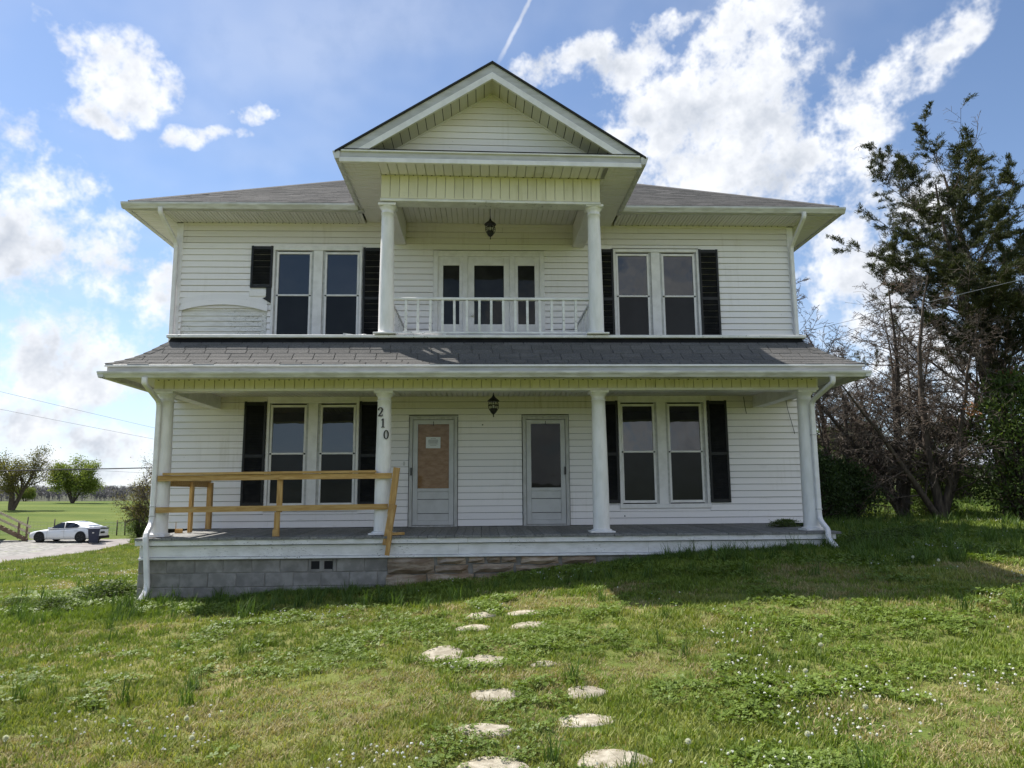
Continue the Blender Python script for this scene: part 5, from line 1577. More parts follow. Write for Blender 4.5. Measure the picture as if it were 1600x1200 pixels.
# ------------------------------------------------------------------ vegetation tools
def tubes(segs, k=4):
    """segs: (n,8) p0 p1 r0 r1 -> vertices, faces of open prisms"""
    S = np.asarray(segs, float)
    p0, p1, r0, r1 = S[:, 0:3], S[:, 3:6], S[:, 6], S[:, 7]
    d = p1 - p0
    d /= np.linalg.norm(d, axis=1, keepdims=True) + 1e-9
    ref = np.where(np.abs(d[:, 2:3]) > 0.9, np.array([[1.0, 0, 0]]), np.array([[0, 0, 1.0]]))
    a = np.cross(d, ref); a /= np.linalg.norm(a, axis=1, keepdims=True) + 1e-9
    b = np.cross(a, d)
    n = len(S)
    V = np.zeros((n, 2, k, 3))
    for j in range(k):
        t = 2 * math.pi * j / k
        o = a * math.cos(t) + b * math.sin(t)
        V[:, 0, j] = p0 + o * r0[:, None]
        V[:, 1, j] = p1 + o * r1[:, None]
    base = np.arange(n)[:, None, None] * 2 * k
    j = np.arange(k)
    f = np.stack([j, (j + 1) % k, k + (j + 1) % k, k + j], -1)[None] + base
    return V.reshape(-1, 3), f.reshape(-1, 4)

def leaf_quads(P, N, size, aspect, rs, droop=None):
    """diamond leaves at P with axis N, random roll"""
    n = len(P)
    N = N / (np.linalg.norm(N, axis=1, keepdims=True) + 1e-9)
    r = rs.normal(size=(n, 3))
    a = np.cross(N, r); a /= np.linalg.norm(a, axis=1, keepdims=True) + 1e-9
    s = size if np.ndim(size) else np.full(n, size)
    s = s[:, None]
    w = s * aspect * 0.5
    v = np.stack([P, P + N * s * 0.45 + a * w, P + N * s, P + N * s * 0.45 - a * w], 1)
    f = np.arange(n * 4).reshape(n, 4)
    return v.reshape(-1, 3), f

def skeleton(seed, sp, base=(0, 0, 0)):
    """recursive branching; returns segments by level and tips"""
    r = random.Random(seed)
    segs = []          # p0 p1 r0 r1 level z
    tips = []          # pos, dir, level, root-relative t
    def unit(v):
        l = math.sqrt(v[0] ** 2 + v[1] ** 2 + v[2] ** 2) + 1e-9
        return (v[0] / l, v[1] / l, v[2] / l)
    def branch(p, d, L, rad, lv):
        n = sp['nseg'][lv]
        pts = [(p, d, rad)]
        for i in range(n):
            w = sp['wob'][lv]
            tz = sp['trop'][lv]
            if callable(tz): tz = tz(i / n, p[2])
            d = unit((d[0] + r.gauss(0, w), d[1] + r.gauss(0, w), d[2] + r.gauss(0, w) + tz))
            q = (p[0] + d[0] * L / n, p[1] + d[1] * L / n, p[2] + d[2] * L / n)
            r2 = max(rad * (1 - sp['taper'][lv] * (i + 1) / n), sp.get('rmin', 0.003))
            segs.append((*p, *q, pts[-1][2], r2, lv))
            p = q
            pts.append((p, d, r2))
        tips.append((p, d, lv))
        if lv + 1 >= sp['levels']:
            return
        cnt = sp['count'][lv]
        cnt = max(1, int(cnt * r.uniform(0.8, 1.2)))
        for c in range(cnt):
            t = sp['start'][lv] + (1 - sp['start'][lv]) * ((c + r.random()) / cnt)
            i = min(int(t * n), n - 1)
            u = t * n - i
            p0, d0, ra = pts[i]; p1, d1, rb = pts[i + 1]
            q = tuple(p0[k] + (p1[k] - p0[k]) * u for k in range(3))
            ang = math.radians(r.gauss(sp['angle'][lv], sp['angvar'][lv]))
            rv = unit((r.gauss(0, 1), r.gauss(0, 1), r.gauss(0, 0.45)))
            dot = sum(rv[k] * d1[k] for k in range(3))
            side = unit(tuple(rv[k] - dot * d1[k] for k in range(3)))
            cd = unit(tuple(d1[k] * math.cos(ang) + side[k] * math.sin(ang) for k in range(3)))
            ll = sp['len'][lv] * L * (1 - sp['cone'][lv] * t) * r.uniform(0.65, 1.2)
            branch(q, cd, ll, max((ra + (rb - ra) * u) * sp['rr'][lv], sp.get('rmin', 0.003)), lv + 1)
    for (d, L, rad) in sp['stems'](r):
        branch(base, unit(d), L, rad, 0)
    return segs, tips

def leafmat(name, c1, c2, trans=0.35, rough=0.6):
    m, t, b = newmat(name)
    nt = m.node_tree
    p = t.n('ShaderNodeNewGeometry').outputs['Position']
    oi = t.n('ShaderNodeObjectInfo')
    rnd = t.n('ShaderNodeNewGeometry').outputs['Random Per Island']
    f = t.math('ADD', t.math('MULTIPLY', rnd, 0.75), t.math('MULTIPLY', oi.outputs['Random'], 0.25))
    col = t.mix(f, c1, c2)
    b.inputs['Roughness'].default_value = rough
    b.inputs['Specular IOR Level'].default_value = 0.25
    t.link(col, b.inputs['Base Color'])
    tr = t.n('ShaderNodeBsdfTranslucent', ins={0: t.mix(1.0, col, (1.1, 1.15, 0.6), 'MULTIPLY')})
    mx = t.n('ShaderNodeMixShader', ins={0: trans, 1: b.outputs[0], 2: tr.outputs[0]})
    t.link(mx.outputs[0], nt.nodes['Material Output'].inputs[0])
    return m
MT['bark'] = pm('bark', (0.060, 0.046, 0.036), (0.115, 0.090, 0.070), 6, 0.95, 0.6, 30, stretch=(3, 3, 0.6))
MT['deadtwig'] = pm('dead_twigs', (0.078, 0.061, 0.050), (0.155, 0.130, 0.110), 1.3, 0.95, c3=(0.13, 0.08, 0.055), s3=0.9, f3=(0.52, 0.72))
MT['cedar'] = leafmat('cedar_foliage', (0.020, 0.028, 0.010), (0.070, 0.080, 0.028), 0.2)
MT['cedar_brown'] = leafmat('cedar_brown_foliage', (0.13, 0.060, 0.022), (0.22, 0.10, 0.040), 0.2)
MT['dark_leaf'] = leafmat('dark_leaf', (0.020, 0.036, 0.012), (0.062, 0.098, 0.028), 0.3)
MT['mid_leaf'] = leafmat('mid_leaf', (0.045, 0.080, 0.018), (0.135, 0.185, 0.048), 0.35)
MT['spring_leaf'] = leafmat('spring_leaf', (0.14, 0.19, 0.035), (0.26, 0.30, 0.075), 0.4)
MT['olive_leaf'] = leafmat('olive_leaf', (0.12, 0.12, 0.03), (0.24, 0.21, 0.06), 0.4)

def merge_levels(segs, k_big=7, k_small=3, lv_big=1):
    big = [s[:8] for s in segs if s[8] <= lv_big]
    small = [s[:8] for s in segs if s[8] > lv_big]
    return big, small

def build_tree(name, label, cat, loc, rz, parts, group=None, scale=1.0, sz=1.0):
    root = empty(name, loc, None, rz)
    root.scale = (scale, scale, scale * sz)
    tag(root, label, cat, group)
    for (pn_, me) in parts:
        link(pn_, me, None, root)
    return root
def tube_mesh(name, segs, k, mat):
    v, f = tubes(segs, k)
    me = np_mesh(name, v, f)
    me.materials.append(mat)
    return me
def quad_mesh(name, chunks, mat):
    v, f, o = [], [], 0
    for (a, b) in chunks:
        v.append(a); f.append(b + o); o += len(a)
    me = np_mesh(name, np.concatenate(v), np.concatenate(f), smooth=False)
    me.materials.append(mat)
    return me

# ---- the tall cedar on the right: ascending limbs, dense plumes above, dead twigs below
def cedar_stems(r):
    return [((0.02, 0.0, 1), 12.6, 0.21), ((-0.13, 0.02, 1), 11.4, 0.17), ((0.20, 0.08, 1), 12.2, 0.17), ((-0.30, -0.05, 1), 8.6, 0.11)]
CED = dict(levels=4, stems=cedar_stems, nseg=[14, 8, 4, 2], wob=[0.035, 0.075, 0.14, 0.2], trop=[0.015, 0.075, 0.03, -0.02], taper=[0.86, 0.85, 0.8, 0.6],
           count=[30, 12, 5], start=[0.20, 0.14, 0.1], angle=[57, 46, 42], angvar=[12, 14, 16], len=[0.42, 0.34, 0.36], cone=[0.55, 0.45, 0.3], rr=[0.34, 0.40, 0.5], rmin=0.005)
segs, tips = skeleton(21, CED)
rs = np.random.RandomState(3)
big, small = merge_levels(segs, lv_big=1)
def alive(z, x, y, h=rs):
    return z > 5.6 + 1.6 * math.sin(x * 1.3 + 0.5) * math.cos(y * 1.1) and math.sin(x * 2.3 + z * 1.9) * math.sin(y * 2.1 - z * 1.3 + 1.0) > -0.22
liveseg = [s for s in segs if s[8] >= 2 and alive(s[5], s[3], s[4])]
deadsm = [s[:8] for s in segs if s[8] >= 2 and not alive(s[5], s[3], s[4])]
LP0 = np.array([s[0:3] for s in liveseg]); LP1 = np.array([s[3:6] for s in liveseg])
ch = []
rep = 24
u = rs.rand(len(LP0), rep, 1)
P_ = (LP0[:, None] * (1 - u) + LP1[:, None] * u).reshape(-1, 3)
D_ = np.repeat((LP1 - LP0)[:, None], rep, 1).reshape(-1, 3)
D_ = D_ / (np.linalg.norm(D_, axis=1, keepdims=True) + 1e-9)
D_ = D_ * 0.9 + rs.normal(size=D_.shape) * 0.55 + np.array([0, 0, 0.55])
ch.append(leaf_quads(P_ + rs.normal(size=P_.shape) * 0.03, D_, rs.uniform(0.06, 0.14, len(P_)), 0.17, rs))
cedar_parts = [('trunk', tube_mesh('trunk', big, 7, MT['bark'])), ('dead_twigs', tube_mesh('dead_twigs', deadsm + [s[:8] for s in liveseg], 3, MT['deadtwig'])),
               ('crown', quad_mesh('crown', ch, MT['cedar']))]
# a few branches have gone red-brown
bt = np.array([t[0] for t in tips if t[2] == 3 and 3.2 < t[0][2] < 5.6])
if len(bt):
    cen = bt[rs.choice(len(bt), 5, replace=False)]
    near_ = bt[(np.linalg.norm(bt[:, None] - cen[None], axis=2).min(1) < 0.45)]
    q = np.repeat(near_, 9, 0)
    cedar_parts.append(('brown_foliage', quad_mesh('brown_foliage', [leaf_quads(q + rs.normal(size=q.shape) * 0.08, rs.normal(size=q.shape) + np.array([0, 0, -0.6]), rs.uniform(0.08, 0.18, len(q)), 0.3, rs)], MT['cedar_brown'])))
build_tree('cedar_tree', 'tall dark green cedar with bare lower limbs at the right edge', 'tree', (15.4, 6.9, gz(15.3, 6.9) - 0.1), R(35), cedar_parts, None, 1.08, 0.83)

# ---- dead cedars: several leaning stems full of fine drooping twigs
def dead_variant(seed, stems, cnt=(32, 13, 6), lean=0.0, top=7.0, rr=0.34):
    DS = dict(levels=4, stems=stems, nseg=[10, 6, 4, 2], wob=[0.05, 0.11, 0.2, 0.3], trop=[0.02, 0.01, -0.05, -0.10], taper=[0.88, 0.85, 0.8, 0.5],
              count=list(cnt), start=[0.16, 0.12, 0.15], angle=[62, 52, 45], angvar=[15, 18, 20], len=[0.34, 0.40, 0.42], cone=[0.6, 0.4, 0.3], rr=[rr, 0.42, 0.5], rmin=0.006)
    sg, tp = skeleton(seed, DS)
    b, s = merge_levels(sg, lv_big=1)
    parts = [('trunk', tube_mesh('trunk', b, 6, MT['bark'])), ('dead_twigs', tube_mesh('dead_twigs', s, 3, MT['deadtwig']))]
    return parts, tp
dv1, _ = dead_variant(5, lambda r: [((-0.55, -0.1, 1), 5.6, 0.11), ((-0.28, 0.1, 1), 6.2, 0.12), ((0.02, 0, 1), 6.8, 0.13), ((0.28, 0.1, 1), 5.6, 0.10)])
dv2, _ = dead_variant(9, lambda r: [((-0.95, -0.2, 1), 5.4, 0.10), ((-0.10, 0.1, 1), 6.9, 0.14), ((0.12, -0.15, 1), 6.0, 0.10), ((0.5, 0.1, 1), 5.2, 0.10)])
dv3, _ = dead_variant(13, lambda r: [((0.02, 0.0, 1), 7.6, 0.10)], (54, 9, 5), rr=0.24)
dead = [(dv1, (11.9, 6.4), 0.0, 1.0, 'dead grey cedar of four stems left of the leaning trunks'), (dv2, (12.3, 5.3), 0.2, 1.0, 'dead cedar with two trunks leaning far over to the left'),
        (dv3, (10.6, 7.6), 1.0, 0.98, 'slender dead cedar whose bare tip shows beside the upper house corner'), (dv1, (13.6, 9.6), 2.2, 0.98, 'dead cedar just left of the tall green cedar'),
        (dv2, (9.9, 6.0), 2.9, 0.72, 'small dead cedar closest to the house wall'), (dv3, (13.1, 8.3), 2.0, 0.86, 'thin dead cedar standing behind the leaning trunks')]
for (pt, (x, y), rz, sc, lab) in dead:
    build_tree('dead_cedar', lab, 'tree', (x, y, gz(x, y) - 0.1), rz, pt, 'dead cedars right of the house', sc)
# brown tufts still hanging in one of them
q = np.array([[12.9, 6.2, 3.5]]) + rs.normal(size=(420, 3)) * np.array([0.5, 0.4, 0.28])
# ---- bare trees of the wood behind
def bare_variant(seed, h, leafy=0.0):
    BS = dict(levels=4, stems=lambda r: [((r.gauss(0, 0.06), r.gauss(0, 0.06), 1), h, h * 0.016)], nseg=[9, 6, 4, 2], wob=[0.06, 0.10, 0.16, 0.2], trop=[0.02, 0.05, 0.04, 0.0],
              taper=[0.85, 0.85, 0.8, 0.5], count=[22, 12, 7], start=[0.14, 0.15, 0.15], angle=[48, 42, 40], angvar=[12, 14, 16], len=[0.48, 0.42, 0.42], cone=[0.45, 0.35, 0.3], rr=[0.42, 0.45, 0.5], rmin=0.009)
    sg, tp = skeleton(seed, BS)
    b, s = merge_levels(sg, lv_big=0)
    parts = [('trunk', tube_mesh('trunk', b, 6, MT['bark'])), ('branches', tube_mesh('branches', s, 3, MT['deadtwig']))]
    return parts, tp, sg
bv1, _, _ = bare_variant(31, 8.0)
bv2, _, _ = bare_variant(32, 7.0)
BT = [(14.5, 22), (18.5, 24), (21.5, 27.5), (25, 26), (28.5, 30), (17, 30), (33, 33), (24, 35), (12.5, 26)]
BTL = ['leftmost bare tree of the wood behind the dead cedars', 'second bare tree of the wood behind the dead cedars', 'bare tree behind the left end of the shed', 'bare tree behind the right end of the shed', 'bare tree far right behind the shed',
       'tall bare tree deep in the wood behind the cedars', 'farthest bare tree on the right', 'bare tree deep behind the shed', 'bare tree seen through the gap beside the house']
for i, (x, y) in enumerate(BT):
    build_tree('bare_tree', BTL[i], 'tree', (x, y, gz(x, y) - 0.1), i * 1.7, bv1 if i % 2 else bv2, 'bare trees of the wood behind', 0.75 + 0.05 * (i % 4))

# ---- leafy shrubs
def shrub_mesh(seed, rad, hgt, nclump, nleaf, lsize, mat, aspect=0.5, stems=14, shape=1.0):
    rs_ = np.random.RandomState(seed)
    th = rs_.rand(nclump) * 2 * math.pi
    zz = rs_.rand(nclump) ** 0.8
    rr_ = np.sqrt(rs_.rand(nclump)) * (0.35 + 0.65 * np.sin(np.clip(zz * 0.92 + 0.12, 0, 1) * math.pi) ** shape)
    C_ = np.stack([rad * rr_ * np.cos(th), rad * rr_ * np.sin(th), hgt * (0.05 + 0.95 * zz)], 1)
    C_ += rs_.normal(size=C_.shape) * 0.06 * rad
    q = np.repeat(C_, nleaf, 0) + rs_.normal(size=(nclump * nleaf, 3)) * 0.11 * rad * np.array([1, 1, 0.8])
    N_ = rs_.normal(size=q.shape) + (q - np.array([0, 0, hgt * 0.3])) * (0.8 / rad) + np.array([0, 0, 0.3])
    me = quad_mesh('foliage', [leaf_quads(q, N_, rs_.uniform(0.6, 1.25, len(q)) * lsize, aspect, rs_)], mat)
    sg = []
    for i in range(min(stems * 6, nclump)):
        c = C_[i]
        b = np.array([c[0] * 0.15, c[1] * 0.15, 0.0])
        m_ = b * 0.5 + c * 0.5 + rs_.normal(size=3) * 0.06 * rad + np.array([0, 0, 0.08 * hgt])
        sg.append((*b, *m_, 0.02 * rad, 0.013 * rad)); sg.append((*m_, *c, 0.013 * rad, 0.004))
    st = tube_mesh('stems', sg, 4, MT['bark'])
    return [('stems', st), ('foliage', me)]
sA = shrub_mesh(1, 1.0, 1.7, 250, 34, 0.095, MT['dark_leaf'])
sB = shrub_mesh(2, 1.5, 3.9, 380, 34, 0.12, MT['mid_leaf'], 0.42, shape=0.8)
sC = shrub_mesh(3, 0.75, 0.75, 150, 22, 0.085, MT['mid_leaf'])
sD = shrub_mesh(4, 1.1, 2.6, 360, 40, 0.09, MT['mid_leaf'], 0.45)
def shrub(pt, x, y, rz, sc, lab, name='shrub'):
    return build_tree(name, lab, 'weeds' if name == 'weed_clump' else 'shrub', (x, y, gz(x, y) - 0.04), rz, pt, None, sc, 0.55 if name == 'weed_clump' else 1.0)
shrub(sA, 8.4, 4.6, 0.3, 1.0, 'dark evergreen shrub right behind the porch corner')
shrub(sA, 9.6, 5.2, 2.0, 0.9, 'dark shrub under the dead cedars, next to the porch-corner shrub')
shrub(sA, 10.9, 9.4, 4.0, 1.15, 'dark shrub in the shade farther back under the dead cedars')
shrub(sB, 14.3, 4.6, 0.0, 1.0, 'tall bright green shrub at the right edge in front of the cedar')
shrub(sB, 16.4, 5.6, 2.1, 1.05, 'tall green shrub just outside the right edge beside the cedar')
shrub(sD, 13.2, 7.2, 1.1, 0.75, 'low leafy shrub at the foot of the leaning trunks')
shrub(sD, 22.0, 16.5, 0.6, 0.45, 'low sunlit shrub in front of the shed')
shrub(sD, 14.2, 16.8, 3.6, 1.1, 'pale shrub seen between the trunks of the dead cedars')
shrub(sD, 18.2, 27.0, 3.0, 1.6, 'broad shrub at the edge of the wood behind')
shrub(sB, 11.0, 20.0, 1.0, 1.0, 'tall shrub behind the gap beside the house')
shrub(sB, 15.8, 25.0, 1.9, 1.1, 'tall shrub deep behind the dead cedars')
shrub(sB, 22.5, 28.5, 0.9, 1.2, 'tall shrub in the wood behind the shed')
shrub(sB, 27.5, 27.5, 2.9, 1.2, 'tall shrub behind the right end of the shed')
shrub(sB, 13.2, 23.5, 0.7, 0.95, 'tall shrub behind the porch-side dead cedars')
shrub(sB, 19.4, 25.5, 2.7, 1.05, 'tall shrub left of the shed at the edge of the wood')
shrub(sB, 31.0, 26.0, 1.2, 1.1, 'tall shrub at the far right edge of the wood')
shrub(sC, -6.15, -2.0, 0.2, 0.75, 'dark leafy weeds growing at the left foundation corner', 'weed_clump')
shrub(sC, -6.5, -2.9, 1.4, 0.42, 'low leafy weeds in front of the left foundation corner', 'weed_clump')
shrub(sC, -7.2, -2.6, 2.4, 0.32, 'small weed patch a step left of the foundation corner', 'weed_clump')
shrub(sC, 6.3, -2.2, 0.9, 0.62, 'dark ground cover beside the right downspout', 'weed_clump')
shrub(sC, 7.2, -1.5, 2.0, 0.60, 'dark ground cover right of the porch', 'weed_clump')
shrub(sC, 8.1, -0.6, 3.0, 0.55, 'dark ground cover farther right of the porch', 'weed_clump')
wd = build_tree('deck_weeds', 'leafy weeds growing up through the right end of the porch deck', 'weeds', (5.30, -1.15, -0.02), 0.4, sC, None, 1.0)
wd.scale = (0.50, 0.22, 0.17)

# ---- left: brushy tree behind the house corner, two field trees, smaller ones on the crest
def leafy_variant(seed, stems, h, mat, per, lsize, cnt=(15, 9, 5), spread=48, trop1=0.05, lenr=0.5):
    S_ = dict(levels=4, stems=stems, nseg=[8, 6, 4, 2], wob=[0.07, 0.12, 0.16, 0.2], trop=[0.03, trop1, 0.02, 0.0], taper=[0.75, 0.85, 0.8, 0.5],
              count=list(cnt), start=[0.30, 0.18, 0.15], angle=[spread, 42, 40], angvar=[13, 14, 16], len=[lenr, 0.45, 0.42], cone=[0.35, 0.35, 0.3], rr=[0.5, 0.5, 0.5], rmin=0.012)
    sg, tp = skeleton(seed, S_)
    b, s = merge_levels(sg, lv_big=1)
    rs_ = np.random.RandomState(seed)
    T = np.array([t[0] for t in tp if t[2] >= 2])
    q = np.repeat(T, per, 0) + rs_.normal(size=(len(T) * per, 3)) * 0.30
    lv = quad_mesh('crown', [leaf_quads(q, rs_.normal(size=q.shape), rs_.uniform(0.6, 1.3, len(q)) * lsize, 0.6, rs_)], mat)
    return [('trunk', tube_mesh('trunk', b, 6, MT['bark'])), ('branches', tube_mesh('branches', s, 3, MT['deadtwig'])), ('crown', lv)]
fA = leafy_variant(41, lambda r: [((-0.10, 0, 1), 4.6, 0.36), ((0.42, 0.1, 1), 5.0, 0.28)], 7, MT['olive_leaf'], 6, 0.16, (14, 9, 5), 52, 0.08, 0.62)
fB = leafy_variant(42, lambda r: [((-0.5, 0, 1), 4.2, 0.16), ((-0.15, 0.2, 1), 4.8, 0.18), ((0.25, -0.1, 1), 4.7, 0.18), ((0.6, 0.1, 1), 4.0, 0.15)], 6, MT['spring_leaf'], 10, 0.20, (12, 8, 5), 50, 0.03, 0.52)
fC = leafy_variant(43, lambda r: [((-0.45, 0, 1), 4.0, 0.09), ((-0.1, 0.2, 1), 4.8, 0.10), ((0.3, -0.1, 1), 4.9, 0.10), ((-0.75, 0.1, 1), 3.4, 0.07), ((0.6, 0.2, 1), 4.2, 0.09)], 5, MT['olive_leaf'], 2, 0.085, (18, 10, 5), 48, 0.03, 0.46)
build_tree('field_tree', 'spreading tree with a dark forked trunk in the field, far left', 'tree', (-57.0, 77.5, gz(-57.0, 77.5) - 0.1), 0.4, fA, None, 1.12)
build_tree('field_tree', 'round bright green tree on the crest of the field', 'tree', (-66.8, 108.7, gz(-66.8, 108.7) - 0.1), 0.0, fB, None, 1.2)
build_tree('field_tree', 'small pale green tree left of the round one on the crest', 'tree', (-80, 118, gz(-80, 118) - 0.3), 1.0, fB, None, 0.5)
build_tree('field_tree', 'small pale green tree right of the round one on the crest', 'tree', (-57, 125, gz(-57, 125) - 0.5), 2.0, fB, None, 0.55)
build_tree('field_tree', 'low green tree on the crest behind the brushy corner tree', 'tree', (-49, 130, gz(-49, 130) - 0.5), 3.0, fB, None, 0.62)
build_tree('brushy_tree', 'brushy half-leafed tree behind the left corner of the house', 'tree', (-25.2, 44.3, gz(-25.2, 44.3) - 0.1), 0.2, fC, None, 1.08)
shrub(sD, -27.2, 45.4, 0.5, 0.9, 'low shrub at the foot of the brushy tree')
shrub(sD, -24.0, 42.2, 1.5, 0.85, 'leafy shrub between the lane and the house corner')

# ---- far wooded ridge: one mass of bare trees
def far_wood():
    rs_ = np.random.RandomState(11)
    sg = []
    LQ, LN, LS = [], [], []
    n = 2600
    for i in range(n):
        az_ = rs_.uniform(-0.92, -0.36) if i % 4 else rs_.uniform(-0.3, 0.95)
        D = rs_.uniform(430, 690)
        x, y = -0.16 + D * math.sin(az_), -14.4 + D * math.cos(az_)
        z = gz(x, y)
        h = rs_.uniform(4.5, 7.5)
        sg.append((x, y, z, x, y, z + h * 0.8, 0.15, 0.06))
        for k in range(20):
            t = rs_.uniform(0.25, 0.95)
            a = rs_.uniform(0, 6.28)
            L_ = h * 0.34 * (1.1 - t * 0.6)
            sg.append((x, y, z + h * t * 0.8, x + L_ * math.cos(a), y + L_ * math.sin(a), z + h * t * 0.8 + L_ * 0.9, 0.13, 0.06))
    return sg
dwm = pm('far_bare_wood', (0.14, 0.138, 0.142), (0.20, 0.195, 0.19), 0.02, 0.95, coords='World')
dw = link('distant_wood', tube_mesh('distant_wood', far_wood(), 3, dwm))
tag(dw, 'bare grey-brown wood along the far ridge', 'wood', kind='stuff')

# ------------------------------------------------------------------ grass
def vnoise(x, y, seed):
    xi, yi = np.floor(x).astype(np.int64), np.floor(y).astype(np.int64)
    xf, yf = x - xi, y - yi
    def h(a, b):
        k = (a * 374761393 + b * 668265263 + seed * 982451653) & 0xFFFFFFFF
        k = ((k ^ (k >> 13)) * 1274126177) & 0xFFFFFFFF
        return ((k ^ (k >> 16)) & 0xFFFF) / 65535.0
    u, v = xf * xf * (3 - 2 * xf), yf * yf * (3 - 2 * yf)
    return (h(xi, yi) * (1 - u) + h(xi + 1, yi) * u) * (1 - v) + (h(xi, yi + 1) * (1 - u) + h(xi + 1, yi + 1) * u) * v
def fbm(x, y, seed, o=4):
    s, a, t = 0, 1.0, 0
    for i in range(o):
        s = s + a * vnoise(x * 2 ** i + 17.3 * i, y * 2 ** i - 9.1 * i, seed + i); t += a; a *= 0.55
    return s / t

def grassmat(name, c1, c2, trans=0.3):
    m, t, b = newmat(name)
    nt = m.node_tree
    oi = t.n('ShaderNodeObjectInfo')
    rnd = t.n('ShaderNodeNewGeometry').outputs['Random Per Island']
    p = t.n('ShaderNodeNewGeometry').outputs['Position']
    f = t.math('ADD', t.math('MULTIPLY', rnd, 0.72), t.math('MULTIPLY', oi.outputs['Random'], 0.28))
    col = t.mix(f, tuple(c * 0.72 for c in c1), tuple(c * 1.12 for c in c2))
    big_ = t.ss(t.noise(p, 0.55, 3, 0.6), 0.38, 0.66)
    col = t.mix(t.math('MULTIPLY', big_, 0.35), col, tuple(c * 0.62 for c in c1))
    t.link(col, b.inputs['Base Color'])
    b.inputs['Roughness'].default_value = 0.55
    b.inputs['Specular IOR Level'].default_value = 0.3
    tr = t.n('ShaderNodeBsdfTranslucent', ins={0: t.mix(1.0, col, (1.05, 1.1, 0.5), 'MULTIPLY')})
    mx = t.n('ShaderNodeMixShader', ins={0: trans, 1: b.outputs[0], 2: tr.outputs[0]})
    t.link(mx.outputs[0], nt.nodes['Material Output'].inputs[0])
    return m
MT['g_green'] = grassmat('grass_green', (0.118, 0.185, 0.020), (0.240, 0.315, 0.050))
MT['g_yellow'] = grassmat('grass_yellow_green', (0.215, 0.265, 0.050), (0.36, 0.375, 0.10))
MT['g_straw'] = grassmat('grass_straw', (0.30, 0.25, 0.11), (0.48, 0.41, 0.21))
MT['g_clover'] = grassmat('clover_leaf', (0.108, 0.180, 0.022), (0.205, 0.280, 0.050))
MT['g_tall'] = grassmat('tall_grass', (0.062, 0.120, 0.018), (0.130, 0.205, 0.042))
MT['flower'] = pm('clover_flower', (0.74, 0.74, 0.68), (0.62, 0.62, 0.52), 60, 0.8)

def tuft(seed, nb, rad, h0, h1, w, bend=0.5):
    r_ = np.random.RandomState(seed)
    a = r_.rand(nb) * 2 * math.pi
    d = rad * np.sqrt(r_.rand(nb))
    bx, by = d * np.cos(a), d * np.sin(a)
    h = r_.uniform(h0, h1, nb)
    la = r_.rand(nb) * 2 * math.pi
    ln = h * r_.uniform(0.15, bend, nb)
    wx, wy = -np.sin(la + r_.normal(0, 0.4, nb)) * w / 2, np.cos(la + r_.normal(0, 0.4, nb)) * w / 2
    B = np.stack([bx, by, np.full(nb, -0.012)], 1)
    Wv = np.stack([wx, wy, np.zeros(nb)], 1)
    M = B + np.stack([np.cos(la) * ln * 0.35, np.sin(la) * ln * 0.35, h * 0.6], 1)
    T = B + np.stack([np.cos(la) * ln, np.sin(la) * ln, h], 1)
    v = np.stack([B - Wv, B + Wv, M + Wv * 0.8, M - Wv * 0.8, T + Wv * 0.15, T - Wv * 0.15], 1).reshape(-1, 3)
    f = np.array([[0, 1, 2, 3], [3, 2, 4, 5]])[None] + (np.arange(nb) * 6)[:, None, None]
    return v, f.reshape(-1, 4)
def clover(seed, n, rad):
    r_ = np.random.RandomState(seed)
    vs, fs = [], []
    for i in range(n):
        a, d = r_.rand() * 6.28, rad * math.sqrt(r_.rand())
        c = np.array([d * math.cos(a), d * math.sin(a), r_.uniform(0.022, 0.048)])
        t0 = r_.rand() * 6.28
        tilt = r_.normal(0, 0.35, 2)
        s = r_.uniform(0.010, 0.016)
        for k in range(3):
            t = t0 + k * 2.094
            u = np.array([math.cos(t), math.sin(t), tilt[0] * math.cos(t) + tilt[1] * math.sin(t)])
            w = np.array([-math.sin(t), math.cos(t), -tilt[0] * math.sin(t) + tilt[1] * math.cos(t)])
            q = len(vs)
            vs += [c, c + u * s * 0.8 + w * s * 0.62, c + u * s * 1.35, c + u * s * 0.8 - w * s * 0.62]
            fs.append((q, q + 1, q + 2, q + 3))
    return np.array(vs), np.array(fs)
def flower(seed):
    r_ = np.random.RandomState(seed)
    vs, fs = [], []
    def ico(c, s):
        q = len(vs)
        for d in ((1, 0, 0), (-1, 0, 0), (0, 1, 0), (0, -1, 0), (0, 0, 1), (0, 0, -1)):
            vs.append(np.array(c) + np.array(d) * s)
        fs.extend([(q + a, q + b, q + c_, q + c_) for a, b, c_ in ((0, 2, 4), (2, 1, 4), (1, 3, 4), (3, 0, 4), (2, 0, 5), (1, 2, 5), (3, 1, 5), (0, 3, 5))])
    h = r_.uniform(0.045, 0.065)
    for k in range(9):
        d = r_.normal(size=3); d /= np.linalg.norm(d)
        ico(np.array([0, 0, h]) + d * 0.0065, 0.0052)
    return np.array(vs), np.array(fs)
protos = bpy.data.collections.new('lawn_prototypes')
PN = []
def proto(name, vf, mat, tri=False):
    v, f = vf
    if tri:
        me = bpy.data.meshes.new(name); me.from_pydata([tuple(p) for p in v], [], [tuple(q[:3]) for q in f])
    else:
        me = np_mesh(name, v, f, smooth=False)
    me.materials.append(mat)
    o = bpy.data.objects.new(name, me)
    protos.objects.link(o)
    PN.append(name)
for i in range(3): proto('a_green_tuft_%d' % i, tuft(100 + i, 26, 0.072, 0.024, 0.064, 0.0075, 0.8), MT['g_green'])        # 0-2
for i in range(3): proto('b_yellow_tuft_%d' % i, tuft(110 + i, 25, 0.072, 0.020, 0.056, 0.0075, 0.9), MT['g_yellow'])      # 3-5
